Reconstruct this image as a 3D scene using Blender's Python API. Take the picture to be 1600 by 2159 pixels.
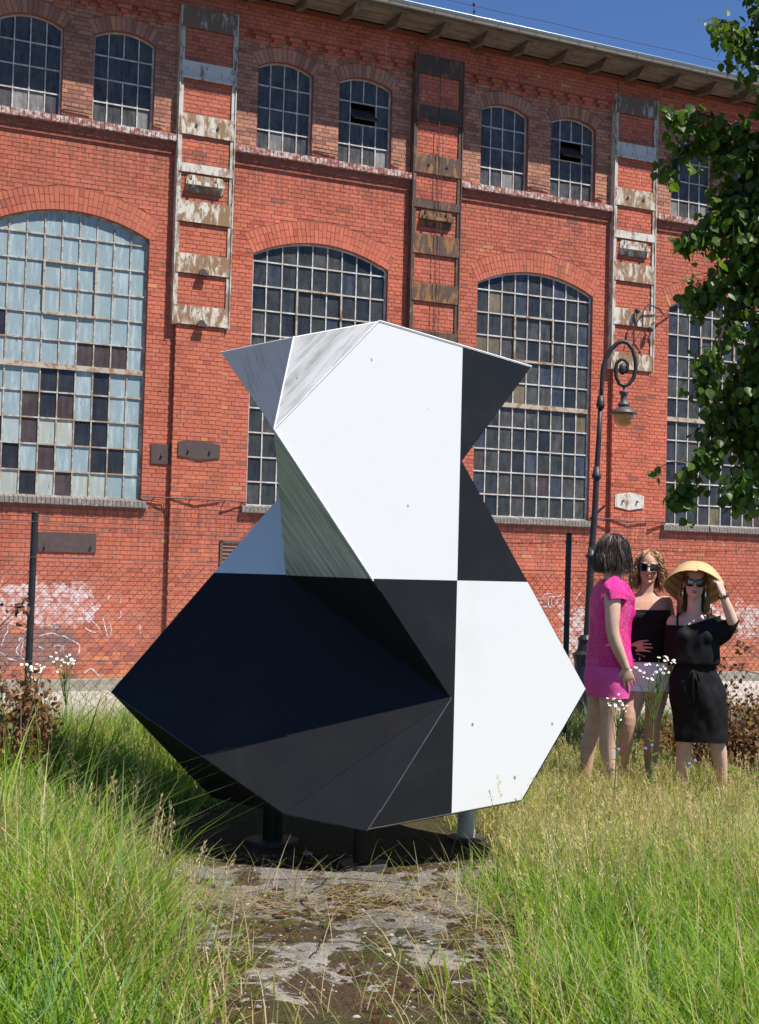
import bpy, bmesh, math, random
import numpy as np
from mathutils import Vector, Matrix, noise as mnoise

# ------------------------------------------------------------------ camera, sky, sun, exposure
S = bpy.context.scene
for o in list(bpy.data.objects): bpy.data.objects.remove(o)
COL = S.collection
IW, IH, FPX = 1600., 2159., 2900.
PITCH, ROLL, YAW, CH = .04002803, .02595944, .44348221, 1.45
FW = np.array([0, math.cos(PITCH), math.sin(PITCH)]); UP = np.array([0, -math.sin(PITCH), math.cos(PITCH)]); RT = np.array([1., 0, 0])
RA = math.cos(ROLL)*RT + math.sin(ROLL)*UP; UA = math.cos(ROLL)*UP - math.sin(ROLL)*RT
CAM = np.array([0, 0, CH])
cd = bpy.data.cameras.new('camera'); cam = bpy.data.objects.new('camera', cd); COL.objects.link(cam)
cd.sensor_fit = 'HORIZONTAL'; cd.sensor_width = 36; cd.lens = FPX/IW*36; cd.clip_start = .05; cd.clip_end = 3000
cam.matrix_world = Matrix([[RA[0], UA[0], -FW[0], 0], [RA[1], UA[1], -FW[1], 0], [RA[2], UA[2], -FW[2], CH], [0, 0, 0, 1]])
S.camera = cam
SUN = np.array([1.052, -.607, 2.0]); SUN /= np.linalg.norm(SUN)
SUN_EL = math.asin(SUN[2]); SUN_AZ = math.atan2(SUN[0], SUN[1])
w = bpy.data.worlds.new('World'); S.world = w; w.use_nodes = True
nt = w.node_tree; nt.nodes.clear()
sk = nt.nodes.new('ShaderNodeTexSky'); sk.sky_type = 'NISHITA'; sk.sun_disc = False
sk.sun_elevation = SUN_EL; sk.sun_rotation = SUN_AZ; sk.altitude = 0; sk.air_density = .6; sk.dust_density = 0.; sk.ozone_density = 10.
bg = nt.nodes.new('ShaderNodeBackground'); bg.inputs[1].default_value = .10
ow = nt.nodes.new('ShaderNodeOutputWorld'); nt.links.new(sk.outputs[0], bg.inputs[0]); nt.links.new(bg.outputs[0], ow.inputs[0])
sl = bpy.data.lights.new('sun', 'SUN'); sl.energy = 4.8; sl.angle = math.radians(.53); sl.color = (1, .955, .89)
so = bpy.data.objects.new('sun', sl); COL.objects.link(so)
so.rotation_euler = Vector(SUN).to_track_quat('Z', 'Y').to_euler(); so.location = (8, -6, 14)
S.view_settings.view_transform = 'Standard'; S.view_settings.look = 'None'
S.view_settings.exposure = .72; S.view_settings.gamma = 1; S.view_settings.use_curve_mapping = False
S.render.engine = 'CYCLES'
S.render.resolution_x = 758; S.render.resolution_y = 1024
try:
    S.cycles.max_bounces = 5; S.cycles.transparent_max_bounces = 8; S.cycles.diffuse_bounces = 3
except Exception: pass

# ------------------------------------------------------------------ helpers
rng = np.random.default_rng(7); random.seed(7)
def ray(x, y): return FW + (x-IW/2)/FPX*RA - (y-IH/2)/FPX*UA
def at(x, y, d):
    r = ray(x, y); return CAM + r*(d/r[1])
def gr(x, y, z=0.):
    r = ray(x, y); return CAM + r*((z-CH)/r[2])
UF = np.array([math.cos(YAW), math.sin(YAW), 0]); NF = np.array([math.sin(YAW), -math.cos(YAW), 0])
P0 = np.array([0, 26., 0]) - .1*NF
ZB = -.8                                     # ground level at the wall
def fz(x, y, n=0.):                          # pixel -> wall coordinates
    r = ray(x, y); t = ((P0+n*NF-CAM) @ NF)/(r @ NF); p = CAM + r*t
    return float((p-P0) @ UF), float(p[2])
def wpos(u, n, z): return P0 + u*UF + n*NF + np.array([0, 0, z])

def tag(o, label=None, cat=None, group=None, kind=None):
    if label: o['label'] = label
    if cat: o['category'] = cat
    if group: o['group'] = group
    if kind: o['kind'] = kind
    return o
def empty(name, loc=(0, 0, 0), rz=0):
    o = bpy.data.objects.new(name, None); COL.objects.link(o); o.location = loc; o.rotation_euler = (0, 0, rz); o.empty_display_size = .2
    return o
def put(name, me, mat=None, parent=None, smooth=False):
    if mat is not None:
        for m in (mat if isinstance(mat, (list, tuple)) else [mat]): me.materials.append(m)
    if smooth: me.polygons.foreach_set('use_smooth', [True]*len(me.polygons))
    o = bpy.data.objects.new(name, me); COL.objects.link(o)
    if parent is not None: o.parent = parent
    return o
def mesh(name, V, F, mat=None, parent=None, smooth=False, cols=None):
    me = bpy.data.meshes.new(name); me.from_pydata([tuple(map(float, v)) for v in V], [], [tuple(map(int, f)) for f in F])
    if cols is not None: setcol(me, cols)
    me.update(); return put(name, me, mat, parent, smooth)
def setcol(me, cols):
    c = np.asarray(cols, dtype=np.float32)
    if c.shape[1] == 3: c = np.hstack([c, np.ones((len(c), 1), np.float32)])
    a = me.attributes.new('Col', 'FLOAT_COLOR', 'POINT'); a.data.foreach_set('color', c.ravel())
def npmesh(name, V, F, mat=None, parent=None, smooth=False, cols=None):
    V = np.asarray(V, np.float32); F = np.asarray(F, np.int32); k = F.shape[1]
    me = bpy.data.meshes.new(name)
    me.vertices.add(len(V)); me.vertices.foreach_set('co', V.ravel())
    me.loops.add(F.size); me.loops.foreach_set('vertex_index', F.ravel())
    me.polygons.add(len(F)); me.polygons.foreach_set('loop_start', np.arange(0, F.size, k, dtype=np.int32))
    try: me.polygons.foreach_set('loop_total', np.full(len(F), k, np.int32))
    except Exception: pass
    me.update(calc_edges=True)
    if not smooth: me.polygons.foreach_set('use_smooth', [False]*len(F))
    if cols is not None: setcol(me, cols)
    return put(name, me, mat, parent, smooth)
class MB:                                     # mesh builder
    def __init__(s): s.V = []; s.F = []; s.C = []
    def add(s, V, F, c=None):
        b = len(s.V); s.V += [tuple(map(float, v)) for v in V]; s.F += [tuple(int(i)+b for i in f) for f in F]
        if c is not None: s.C += [tuple(c)]*len(V)
        return s
    def box(s, x0, x1, y0, y1, z0, z1, c=None):
        return s.add([(x0,y0,z0),(x1,y0,z0),(x1,y1,z0),(x0,y1,z0),(x0,y0,z1),(x1,y0,z1),(x1,y1,z1),(x0,y1,z1)],
                     [(0,3,2,1),(4,5,6,7),(0,1,5,4),(1,2,6,5),(2,3,7,6),(3,0,4,7)], c)
    def prism(s, poly, y0, y1, c=None):       # polygon in xz extruded along y
        n = len(poly); V = [(x, y0, z) for x, z in poly] + [(x, y1, z) for x, z in poly]
        F = [tuple(range(n)), tuple(range(2*n-1, n-1, -1))] + [(i, i+n, (i+1) % n+n, (i+1) % n) for i in range(n)]
        return s.add(V, F, c)
    def tube(s, pts, r, k=6, c=None, cap=True):
        pts = [np.array(p, float) for p in pts]; n = len(pts)
        rs = r if hasattr(r, '__len__') else [r]*n
        V = []; prev = None
        for i in range(n):
            t = pts[min(i+1, n-1)] - pts[max(i-1, 0)]; L = np.linalg.norm(t); t = t/L if L > 1e-9 else np.array([0, 0, 1.])
            if prev is None:
                a = np.array([1., 0, 0]) if abs(t[0]) < .8 else np.array([0, 1., 0])
            else: a = prev
            a = a - t*(a @ t); a /= max(np.linalg.norm(a), 1e-9); b = np.cross(t, a); prev = a
            for j in range(k):
                th = 2*math.pi*j/k; V.append(pts[i] + rs[i]*(math.cos(th)*a + math.sin(th)*b))
        F = [(i*k+j, i*k+(j+1) % k, (i+1)*k+(j+1) % k, (i+1)*k+j) for i in range(n-1) for j in range(k)]
        if cap: F += [tuple(range(k-1, -1, -1)), tuple((n-1)*k+j for j in range(k))]
        return s.add(V, F, c)
    def lathe(s, prof, cx=0, cy=0, k=20, c=None):
        V = []; n = len(prof)
        for r, z in prof:
            for j in range(k):
                th = 2*math.pi*j/k; V.append((cx+r*math.cos(th), cy+r*math.sin(th), z))
        F = [(i*k+j, i*k+(j+1) % k, (i+1)*k+(j+1) % k, (i+1)*k+j) for i in range(n-1) for j in range(k)]
        F += [tuple(range(k-1, -1, -1)), tuple((n-1)*k+j for j in range(k))]
        return s.add(V, F, c)
    def ell(s, c0, R, ax=None, k=16, m=10, c=None):
        V = []; c0 = np.array(c0, float); ax = np.eye(3) if ax is None else np.array(ax, float)
        for i in range(m+1):
            ph = math.pi*i/m
            for j in range(k):
                th = 2*math.pi*j/k
                l = np.array([R[0]*math.sin(ph)*math.cos(th), R[1]*math.sin(ph)*math.sin(th), R[2]*math.cos(ph)])
                V.append(c0 + l @ ax)
        F = [(i*k+j, (i+1)*k+j, (i+1)*k+(j+1) % k, i*k+(j+1) % k) for i in range(m) for j in range(k)]
        return s.add(V, F, c)
    def build(s, name, mat=None, parent=None, smooth=False):
        return mesh(name, s.V, s.F, mat, parent, smooth, s.C if s.C else None)

# ------------------------------------------------------------------ materials
class Mat:
    def __init__(s, name, rough=.8, spec=.3, metal=0.):
        s.m = bpy.data.materials.new(name); s.m.use_nodes = True; s.t = s.m.node_tree; s.b = s.t.nodes['Principled BSDF']
        s.b.inputs['Roughness'].default_value = rough; s.b.inputs['Specular IOR Level'].default_value = spec; s.b.inputs['Metallic'].default_value = metal
    def n(s, ty, **kw):
        n = s.t.nodes.new(ty)
        for k, v in kw.items():
            if k.startswith('i_'):
                key = k[2:]; key = int(key) if key.isdigit() else key.replace('_', ' ')
                if hasattr(v, 'bl_idname') or isinstance(v, bpy.types.NodeSocket): s.t.links.new(v, n.inputs[key])
                else: n.inputs[key].default_value = v
            else: setattr(n, k, v)
        return n
    def l(s, a, b): s.t.links.new(a, b)
    def pos(s): return s.n('ShaderNodeNewGeometry').outputs['Position']
    def obj(s, ob=None):
        t = s.n('ShaderNodeTexCoord')
        if ob is not None: t.object = ob
        return t.outputs['Object']
    def map(s, v, scale=(1, 1, 1), rot=(0, 0, 0), loc=(0, 0, 0)):
        return s.n('ShaderNodeMapping', i_0=v, i_1=loc, i_2=rot, i_3=scale).outputs[0]
    def noise(s, v, scale, detail=4, rough=.55, dist=0.):
        return s.n('ShaderNodeTexNoise', i_Vector=v, i_Scale=scale, i_Detail=detail, i_Roughness=rough, i_Distortion=dist).outputs[0]
    def ramp(s, f, stops, interp='LINEAR'):
        r = s.n('ShaderNodeValToRGB', i_0=f); e = r.color_ramp.elements; r.color_ramp.interpolation = interp
        while len(e) < len(stops): e.new(.5)
        for i, (p, c) in enumerate(stops):
            e[i].position = p; e[i].color = (*c, 1) if hasattr(c, '__len__') else (c, c, c, 1)
        return r.outputs[0]
    def math(s, op, a, b=0., c=0., clamp=False):
        n = s.n('ShaderNodeMath', operation=op, use_clamp=clamp)
        for i, v in enumerate((a, b, c)):
            if isinstance(v, bpy.types.NodeSocket): s.l(v, n.inputs[i])
            else: n.inputs[i].default_value = v
        return n.outputs[0]
    def mix(s, f, a, b, mode='MIX'):
        n = s.n('ShaderNodeMix', data_type='RGBA', blend_type=mode)
        for i, v in ((0, f), (6, a), (7, b)):
            if isinstance(v, bpy.types.NodeSocket): s.l(v, n.inputs[i])
            else: n.inputs[i].default_value = (*v, 1) if hasattr(v, '__len__') and len(v) == 3 else v
        return n.outputs[2]
    def col(s, c):
        if isinstance(c, bpy.types.NodeSocket): s.l(c, s.b.inputs['Base Color'])
        else: s.b.inputs['Base Color'].default_value = (*c, 1)
        return s
    def rough(s, c): s.l(c, s.b.inputs['Roughness']); return s
    def bump(s, h, st=.3, d=.01):
        n = s.n('ShaderNodeBump', i_Strength=st, i_Distance=d, i_Height=h); s.l(n.outputs[0], s.b.inputs['Normal']); return s
    def attr(s): return s.n('ShaderNodeAttribute', attribute_name='Col').outputs['Color']
def simple(name, c, rough=.7, spec=.3, metal=0., var=.15, sc=20., bump=0.):
    m = Mat(name, rough, spec, metal); p = m.pos(); nz = m.noise(p, sc)
    f = m.ramp(nz, [(.3, 1-var), (.7, 1+var)])
    m.col(m.mix(1., (*c,), f, 'MULTIPLY'))
    if bump: m.bump(nz, bump)
    return m.m
M = {}
# ------------------------------------------------------------------ terrain, pavement, road
def wdist(X, Y): return (X-P0[0])*NF[0] + (Y-P0[1])*NF[1]
def smooth(a, b, x):
    t = np.clip((x-a)/(b-a), 0, 1); return t*t*(3-2*t)
def gz(X, Y):
    X = np.asarray(X, float); Y = np.asarray(Y, float)
    return -.8*smooth(13.4, 9.6, wdist(X, Y))
def make_ground():
    # one sheet to the horizon, finer where it is seen
    xs = np.unique(np.concatenate([np.linspace(-400, -30, 12), np.linspace(-30, 40, 71), np.linspace(40, 400, 12)]))
    ys = np.unique(np.concatenate([np.linspace(-400, -10, 12), np.linspace(-10, 45, 71), np.linspace(45, 500, 12)]))
    X, Y = np.meshgrid(xs, ys); Z = gz(X, Y) - .012
    nx, ny = len(xs), len(ys)
    V = np.stack([X.ravel(), Y.ravel(), Z.ravel()], 1)
    i, j = np.meshgrid(np.arange(nx-1), np.arange(ny-1)); a = (j*nx+i).ravel()
    F = np.stack([a, a+1, a+nx+1, a+nx], 1)
    m = Mat('soil', .95, .1); p = m.pos(); n1 = m.noise(p, 3., 8, .65); n2 = m.noise(p, 60., 4)
    c = m.ramp(n1, [(.3, (.035, .03, .016)), (.5, (.075, .06, .03)), (.7, (.06, .075, .022))])
    m.col(m.mix(.5, c, m.ramp(n2, [(.3, .5), (.7, 1.3)]), 'MULTIPLY')); m.bump(n2, .6, .02)
    tag(npmesh('ground', V, F, m.m, smooth=True), kind='structure')
    # pavement slabs in front of the wall, kerb, road strip
    mp = Mat('paving', .9, .2); p = mp.pos(); n1 = mp.noise(p, 1.2, 6); n2 = mp.noise(p, 45., 5)
    mp.col(mp.mix(.55, mp.ramp(n1, [(.3, (.33, .30, .27)), (.7, (.46, .43, .39))]), mp.ramp(n2, [(.3, .7), (.7, 1.1)]), 'MULTIPLY')); mp.bump(n2, .3)
    def wall_rect(name, u0, u1, n0, n1, z0, z1, mat, parent=None):
        V = [wpos(u, n, z) for z in (z0, z1) for u, n in ((u0, n0), (u1, n0), (u1, n1), (u0, n1))]
        return mesh(name, V, [(3,2,1,0),(4,5,6,7),(0,1,5,4),(1,2,6,5),(2,3,7,6),(3,0,4,7)][:], mat, parent)
    pv = wall_rect('pavement', -40, 60, .12, 5.2, -.86, -.806, mp.m); tag(pv, kind='structure')
    # individual paving slabs in the strip that shows
    random.seed(3)
    k = 0
    for a in range(26):
        for b in range(7):
            u0 = -9+a*.75; n0 = .16+b*.715
            if u0 > 9: continue
            dz = random.uniform(0, .006)
            wall_rect('paving_slab', u0+.006, u0+.744, n0+.006, n0+.709, -.84, -.8+dz, mp.m, pv); k += 1
    mk = simple('kerb_stone', (.30, .28, .26), .9, .2, var=.25, sc=12, bump=.3)
    kb = MB()
    kr = wall_rect('kerb', -40, 60, 5.2, 5.36, -.98, -.79, mk); tag(kr, kind='structure')
    ma = Mat('asphalt', .9, .25); p = ma.pos(); n1 = ma.noise(p, 1.5, 6); n2 = ma.noise(p, 140., 3)
    ma.col(ma.mix(.6, ma.ramp(n1, [(.3, (.10, .095, .095)), (.7, (.16, .15, .15))]), ma.ramp(n2, [(.3, .55), (.7, 1.25)]), 'MULTIPLY')); ma.bump(n2, .5)
    rd = wall_rect('road', -40, 60, 5.36, 9.5, -1.0, -.797, ma.m); tag(rd, kind='structure')
make_ground()

# mossy concrete slab and path under the sculpture
def slab_mask(X, Y):
    # signed distance-like: negative inside the bare concrete
    X = np.asarray(X, float); Y = np.asarray(Y, float)
    wl = np.interp(Y, [3, 4.3, 5.2, 6.0, 6.6, 7.4, 8.3, 9.2], [-.50, -.46, -.70, -1.0, -1.15, -1.08, -.98, -.85])
    wr = np.interp(Y, [3, 4.3, 5.2, 6.0, 6.6, 7.4, 8.3, 9.2], [.44, .46, .55, .58, .60, .62, .52, .3])
    return np.maximum(np.maximum(wl-X, X-wr), Y-8.9)
def make_slab():
    m = Mat('mossy_concrete', .92, .2); p = m.pos()
    n1 = m.noise(p, 3.4, 8, .68, .5); n2 = m.noise(p, 90., 5, .7); n3 = m.noise(p, 9., 7, .65); n4 = m.noise(p, .9, 3)
    conc = m.mix(.75, m.ramp(n3, [(.3, (.105, .09, .078)), (.7, (.235, .21, .185))]), m.ramp(n2, [(.28, .45), (.72, 1.35)]), 'MULTIPLY')
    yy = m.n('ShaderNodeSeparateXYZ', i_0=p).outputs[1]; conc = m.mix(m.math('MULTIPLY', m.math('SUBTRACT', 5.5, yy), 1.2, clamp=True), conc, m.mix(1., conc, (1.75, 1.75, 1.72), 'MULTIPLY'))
    sp = m.n('ShaderNodeTexVoronoi', i_Vector=p, i_Scale=34.).outputs[0]
    conc = m.mix(m.math('MULTIPLY', m.ramp(sp, [(.12, 1.), (.22, 0.)]), .55), conc, (.36, .35, .31))
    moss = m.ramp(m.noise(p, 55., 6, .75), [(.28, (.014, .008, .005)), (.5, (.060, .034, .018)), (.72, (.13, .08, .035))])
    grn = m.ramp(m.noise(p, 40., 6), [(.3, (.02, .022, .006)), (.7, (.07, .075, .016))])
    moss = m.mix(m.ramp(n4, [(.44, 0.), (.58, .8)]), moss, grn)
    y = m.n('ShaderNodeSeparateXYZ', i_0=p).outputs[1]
    # more moss on the near path; moss colour also paints in shade under sculpture
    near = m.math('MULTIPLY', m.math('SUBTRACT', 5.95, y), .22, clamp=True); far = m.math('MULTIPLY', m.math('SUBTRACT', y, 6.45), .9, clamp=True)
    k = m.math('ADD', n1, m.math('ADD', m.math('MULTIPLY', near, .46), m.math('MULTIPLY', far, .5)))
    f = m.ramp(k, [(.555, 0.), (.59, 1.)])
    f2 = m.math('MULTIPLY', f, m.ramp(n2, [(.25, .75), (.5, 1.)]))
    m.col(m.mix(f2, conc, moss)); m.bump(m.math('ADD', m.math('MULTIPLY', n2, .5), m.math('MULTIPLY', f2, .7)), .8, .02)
    nx, ny = 70, 150
    X, Y = np.meshgrid(np.linspace(-2.0, .95, nx), np.linspace(2.6, 9.0, ny))
    h = slab_mask(X, Y); top = .018 - .05*smooth(-.02, .12, h)
    for i in range(ny):
        for j in range(nx):
            top[i, j] += .010*mnoise.noise(Vector((X[i, j]*2.2, Y[i, j]*2.2, 0))) + .006*mnoise.noise(Vector((X[i, j]*9, Y[i, j]*9, 3)))
    V = np.stack([X.ravel(), Y.ravel(), top.ravel()], 1)
    i, j = np.meshgrid(np.arange(nx-1), np.arange(ny-1)); a = (j*nx+i).ravel()
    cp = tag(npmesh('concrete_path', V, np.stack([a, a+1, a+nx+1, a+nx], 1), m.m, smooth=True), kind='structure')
    def zs(x, y): return float(.018 + .010*mnoise.noise(Vector((x*2.2, y*2.2, 0))) + .006*mnoise.noise(Vector((x*9, y*9, 3))))
    km = simple('crack_dirt', (.018, .014, .010), .95)
    rg = np.random.default_rng(2)
    for pts in ([(-1.0, 6.35), (-.55, 6.28), (-.1, 6.36), (.35, 6.22), (.62, 6.25)], [(-.2, 6.36), (-.28, 5.9), (-.15, 5.45), (-.22, 5.0)], [(-.6, 5.25), (-.15, 5.32), (.3, 5.2), (.55, 5.24)], [(.25, 5.2), (.18, 4.8), (.28, 4.45)]):
        Q = []
        for (x0, y0), (x1, y1) in zip(pts[:-1], pts[1:]):
            for t in np.linspace(0, 1, 12)[:-1]: Q.append((x0+(x1-x0)*t+rg.normal()*.008, y0+(y1-y0)*t+rg.normal()*.008))
        V2 = []
        for i, (x, y) in enumerate(Q):
            a_, b_ = Q[max(i-1, 0)], Q[min(i+1, len(Q)-1)]; d = np.array([b_[0]-a_[0], b_[1]-a_[1]]); d /= np.linalg.norm(d)+1e-9; w_ = rg.uniform(.002, .006)
            for s in (-1, 1): V2.append((x-d[1]*w_*s, y+d[0]*w_*s, zs(x, y)+.004))
        mesh('crack', V2, [(2*i, 2*i+1, 2*i+3, 2*i+2) for i in range(len(Q)-1)], km, cp)
    # cushions of moss and loose grit give the path its relief
    def lumps(name, n, smin, smax, flat, cols, lab, cat, fn):
        X = rg.uniform(-1.2, .75, n*4); Y = rg.uniform(3.9, 6.9, n*4); N_ = np.array([mnoise.fractal(Vector((x*2.6, y*2.6, 4.)), 1., 2., 4) for x, y in zip(X, Y)])
        k = np.where((slab_mask(X, Y) < .05) & (rg.uniform(0, 1, n*4) < fn(N_, Y)))[0][:n]; V3 = []; F3 = []; C3 = []
        for i in k:
            s = rg.uniform(smin, smax)*(1+rg.uniform(0, 1)**4); z = zs(X[i], Y[i]); o = len(V3); c = np.array(cols[rg.integers(len(cols))])*rg.uniform(.7, 1.25); th0 = rg.uniform(0, 6.3); st_ = rg.uniform(.6, 1.5)
            for r_, h_ in ((1., -.1), (.75, .6), (.35, .95)):
                for j in range(7):
                    th = th0+j*2*math.pi/7; q = s*r_*rg.uniform(.8, 1.2); V3.append((X[i]+q*st_*math.cos(th), Y[i]+q*math.sin(th), z+h_*s*flat)); C3.append(c*(.8+.3*h_))
            V3.append((X[i], Y[i], z+s*flat)); C3.append(c)
            F3 += [(o+a*7+j, o+a*7+(j+1) % 7, o+(a+1)*7+(j+1) % 7) for a in (0, 1) for j in range(7)]+[(o+a*7+j, o+(a+1)*7+(j+1) % 7, o+(a+1)*7+j) for a in (0, 1) for j in range(7)]+[(o+14+j, o+14+(j+1) % 7, o+21) for j in range(7)]
        lm = Mat(name+'_surface', .95, .1); pp = lm.pos(); nn = lm.noise(pp, 260., 3); lm.col(lm.mix(.7, lm.attr(), lm.ramp(nn, [(.3, .5), (.7, 1.4)]), 'MULTIPLY')); lm.bump(nn, .8, .006)
        tag(npmesh(name, V3, F3, lm.m, None, True, C3), lab, cat, kind='stuff')
    lumps('moss_cushions', 1500, .008, .026, .20, [(.055, .030, .016), (.035, .02, .012), (.075, .05, .02), (.06, .06, .016)], 'brown and olive moss cushions on the concrete path', 'moss', lambda N_, Y: np.clip((N_+.12)*2.2*(.35+.65*(Y < 5.75)), 0, 1))
    lumps('grit', 1300, .0022, .0055, .7, [(.30, .28, .26), (.20, .18, .16), (.38, .36, .33), (.12, .10, .09)], 'loose grit scattered over the concrete path', 'gravel', lambda N_, Y: np.full(len(Y), .5))
make_slab()

# ------------------------------------------------------------------ brick building
BR = empty('brick_building', tuple(P0 + np.array([0, 0, ZB])), YAW)
tag(BR, 'long red brick factory hall with arched steel windows and overhanging eaves', 'building')
def lz(z): return z-ZB
PER = 4.68
LC = [-8.31, -3.635, 1.035, 5.705, 10.38]    # pilaster / steel column centres
WC = [-5.95, -1.275, 3.42, 8.08]             # big window centres
HW, SILL, SPR, RISE, RING = 1.36, 2.50, 7.13, .335, .40
RB = (HW**2+RISE**2)/(2*RISE); ZC = SPR+RISE-RB; TH = math.asin(HW/RB)
UO, UHW, UBOT, USPR, URISE, URING = .815, .545, 9.06, 10.62, .15, .26
RU = (UHW**2+URISE**2)/(2*URISE); ZU = USPR+URISE-RU; TU = math.asin(UHW/RU)
def hw_gen(z, hw, bot, spr, zc, R, ring, th):
    if z < bot: return 0.
    if z < spr: return hw
    zf = zc+(R+ring)*math.cos(th)
    if z < zf: return (z-zc)*math.tan(th)
    d = (R+ring)**2-(z-zc)**2
    return math.sqrt(d) if d > 0 else 0.
hw_big = lambda z: hw_gen(z, HW, SILL-.12, SPR, ZC, RB, RING, TH)
hw_up = lambda z: hw_gen(z, UHW, UBOT, USPR, ZU, RU, URING, TU)
arch_big = lambda x: ZC+math.sqrt(RB**2-x*x)
arch_up = lambda x: ZU+math.sqrt(RU**2-x*x)

def brick_material(name, mortar=False):
    m = Mat(name, .88, .2); p = m.obj(BR)
    n1 = m.noise(p, 1.1, 3, .6); n2 = m.noise(p, 38., 3, .65); nz = m.noise(p, 3.2, 5, .65, .5); nf = m.noise(p, 6.5, 5, .68, .9)
    xyz = m.n('ShaderNodeSeparateXYZ', i_0=p).outputs
    if mortar:
        f = m.math('ADD', m.math('SUBTRACT', 1.2, m.math('MULTIPLY', xyz[2], .42), clamp=True), m.math('SUBTRACT', n1, .6))
        base = m.mix(m.math('MULTIPLY', f, 1., clamp=True), m.mix(nf, (.26, .082, .054), (.38, .115, .074)), m.mix(nf, (.30, .19, .13), (.40, .31, .24)))
    else: base = m.attr()
    c = m.mix(.8, base, m.ramp(n2, [(.25, .68), (.5, 1.), (.75, 1.2)]), 'MULTIPLY')
    c = m.mix(.7, c, m.ramp(n1, [(.28, .72), (.55, 1.), (.75, 1.12)]), 'MULTIPLY')
    c = m.mix(m.math('MULTIPLY', m.ramp(m.noise(p, .33, 2), [(.42, 0.), (.66, 1.)]), .22), c, (.24, .11, .075))
    if not mortar:
        vo = m.n('ShaderNodeTexVoronoi', i_Vector=m.map(p, (2.1, .4, 2.1)), i_Scale=1.).outputs[0]; c = m.mix(m.math('MULTIPLY', m.ramp(vo, [(.035, 1.), (.06, 0.)]), .8), c, (.06, .035, .028))
    # soot spots and the odd bleached streak
    c = m.mix(m.math('MULTIPLY', m.ramp(nz, [(.64, 0.), (.74, 1.)]), .45), c, (.12, .065, .045))
    st = m.noise(m.map(p, (14, 14, 1.1)), 1., 2, .6)
    c = m.mix(m.math('MULTIPLY', m.ramp(st, [(.67, 0.), (.77, 1.)]), .35), c, (.62, .50, .43))
    # run-off below the sills
    zl = xyz[2]; fall = lambda z0, d: m.math('MULTIPLY', m.math('GREATER_THAN', lz(z0), zl), m.math('SUBTRACT', 1., m.math('DIVIDE', m.math('SUBTRACT', lz(z0), zl), d), clamp=True))
    ro = m.math('MULTIPLY', m.math('MAXIMUM', fall(8.8, 1.3), fall(2.4, 1.5)), m.ramp(st, [(.40, .0), (.58, .55)]))
    c = m.mix(ro, c, (.15, .07, .055))
    # worn wash paint of the old graffiti
    def patch(u0, u1, z0, z1, amp=.55):
        a = m.math('SUBTRACT', m.math('ABSOLUTE', m.math('SUBTRACT', xyz[0], (u0+u1)/2)), (u1-u0)/2)
        b = m.math('SUBTRACT', m.math('ABSOLUTE', m.math('SUBTRACT', xyz[2], lz((z0+z1)/2))), (z1-z0)/2)
        d = m.math('ADD', m.math('MAXIMUM', a, b), m.math('MULTIPLY', m.math('SUBTRACT', nz, .5), amp*2))
        return m.ramp(m.math('MULTIPLY_ADD', d, -4., .5), [(.42, 0.), (.58, 1.)])
    pk = patch(-7.9, -5.35, .30, 1.02, .5)
    c = m.mix(m.math('MULTIPLY', pk, m.ramp(nf, [(.36, .05), (.47, .75)])), c, (.56, .32, .27))
    c = m.mix(m.math('MULTIPLY', pk, m.ramp(nf, [(.50, 0.), (.57, .75)])), c, (.64, .58, .58))
    c = m.mix(m.math('MULTIPLY', patch(-7.9, -5.7, -.38, .27, .3), .6), c, (.15, .125, .125))
    w2 = m.math('MAXIMUM', patch(4.15, 5.25, -.95, .68, .55), patch(7.6, 9.6, .1, .85, .6))
    c = m.mix(m.math('MULTIPLY', w2, m.ramp(nf, [(.44, 0.), (.53, .8)])), c, (.60, .53, .49))
    m.col(c); m.bump(n2, .5, .005)
    return m.m
M['brick'] = brick_material('brick'); M['mortar'] = brick_material('mortar', True)

# ---- brick layout
CR = .0765; JT = .011
def tone(u, z, kind):
    r = random.random(); v = random.uniform(.90, 1.09)
    if kind == 'frieze':                      # unpainted weathered bricks between the upper windows
        c = random.choice([(.42, .20, .13), (.46, .225, .145), (.36, .16, .108), (.43, .215, .145), (.50, .235, .135), (.29, .14, .10)])
    else:
        c = (.53, .145, .089) if u > -3.0 else (.485, .142, .085)
        if r < .10: c = (.52, .150, .078)
        elif r < .18: c = (.42, .105, .062)
        elif r < .195: c = (.30, .12, .085)
        elif r < .20: c = (.55, .24, .11)
        if z < .9:
            f = min(1, (.9-z)/1.2)
            d = random.choice([(.53, .165, .088), (.57, .20, .095), (.40, .115, .078), (.29, .11, .085), (.48, .15, .085), (.53, .165, .088)])
            c = tuple(a*(1-f)+b*f for a, b in zip(c, d))
    return tuple(a*v for a in c)
BRK = []                                      # (x0b,x1b,x0t,x1t,z0,z1,n,back,colour)
def subtract(iv, a, b):
    out = []
    for p, q in iv:
        if b <= p or a >= q: out.append((p, q)); continue
        if a > p: out.append((p, a))
        if b < q: out.append((b, q))
    return out
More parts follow.
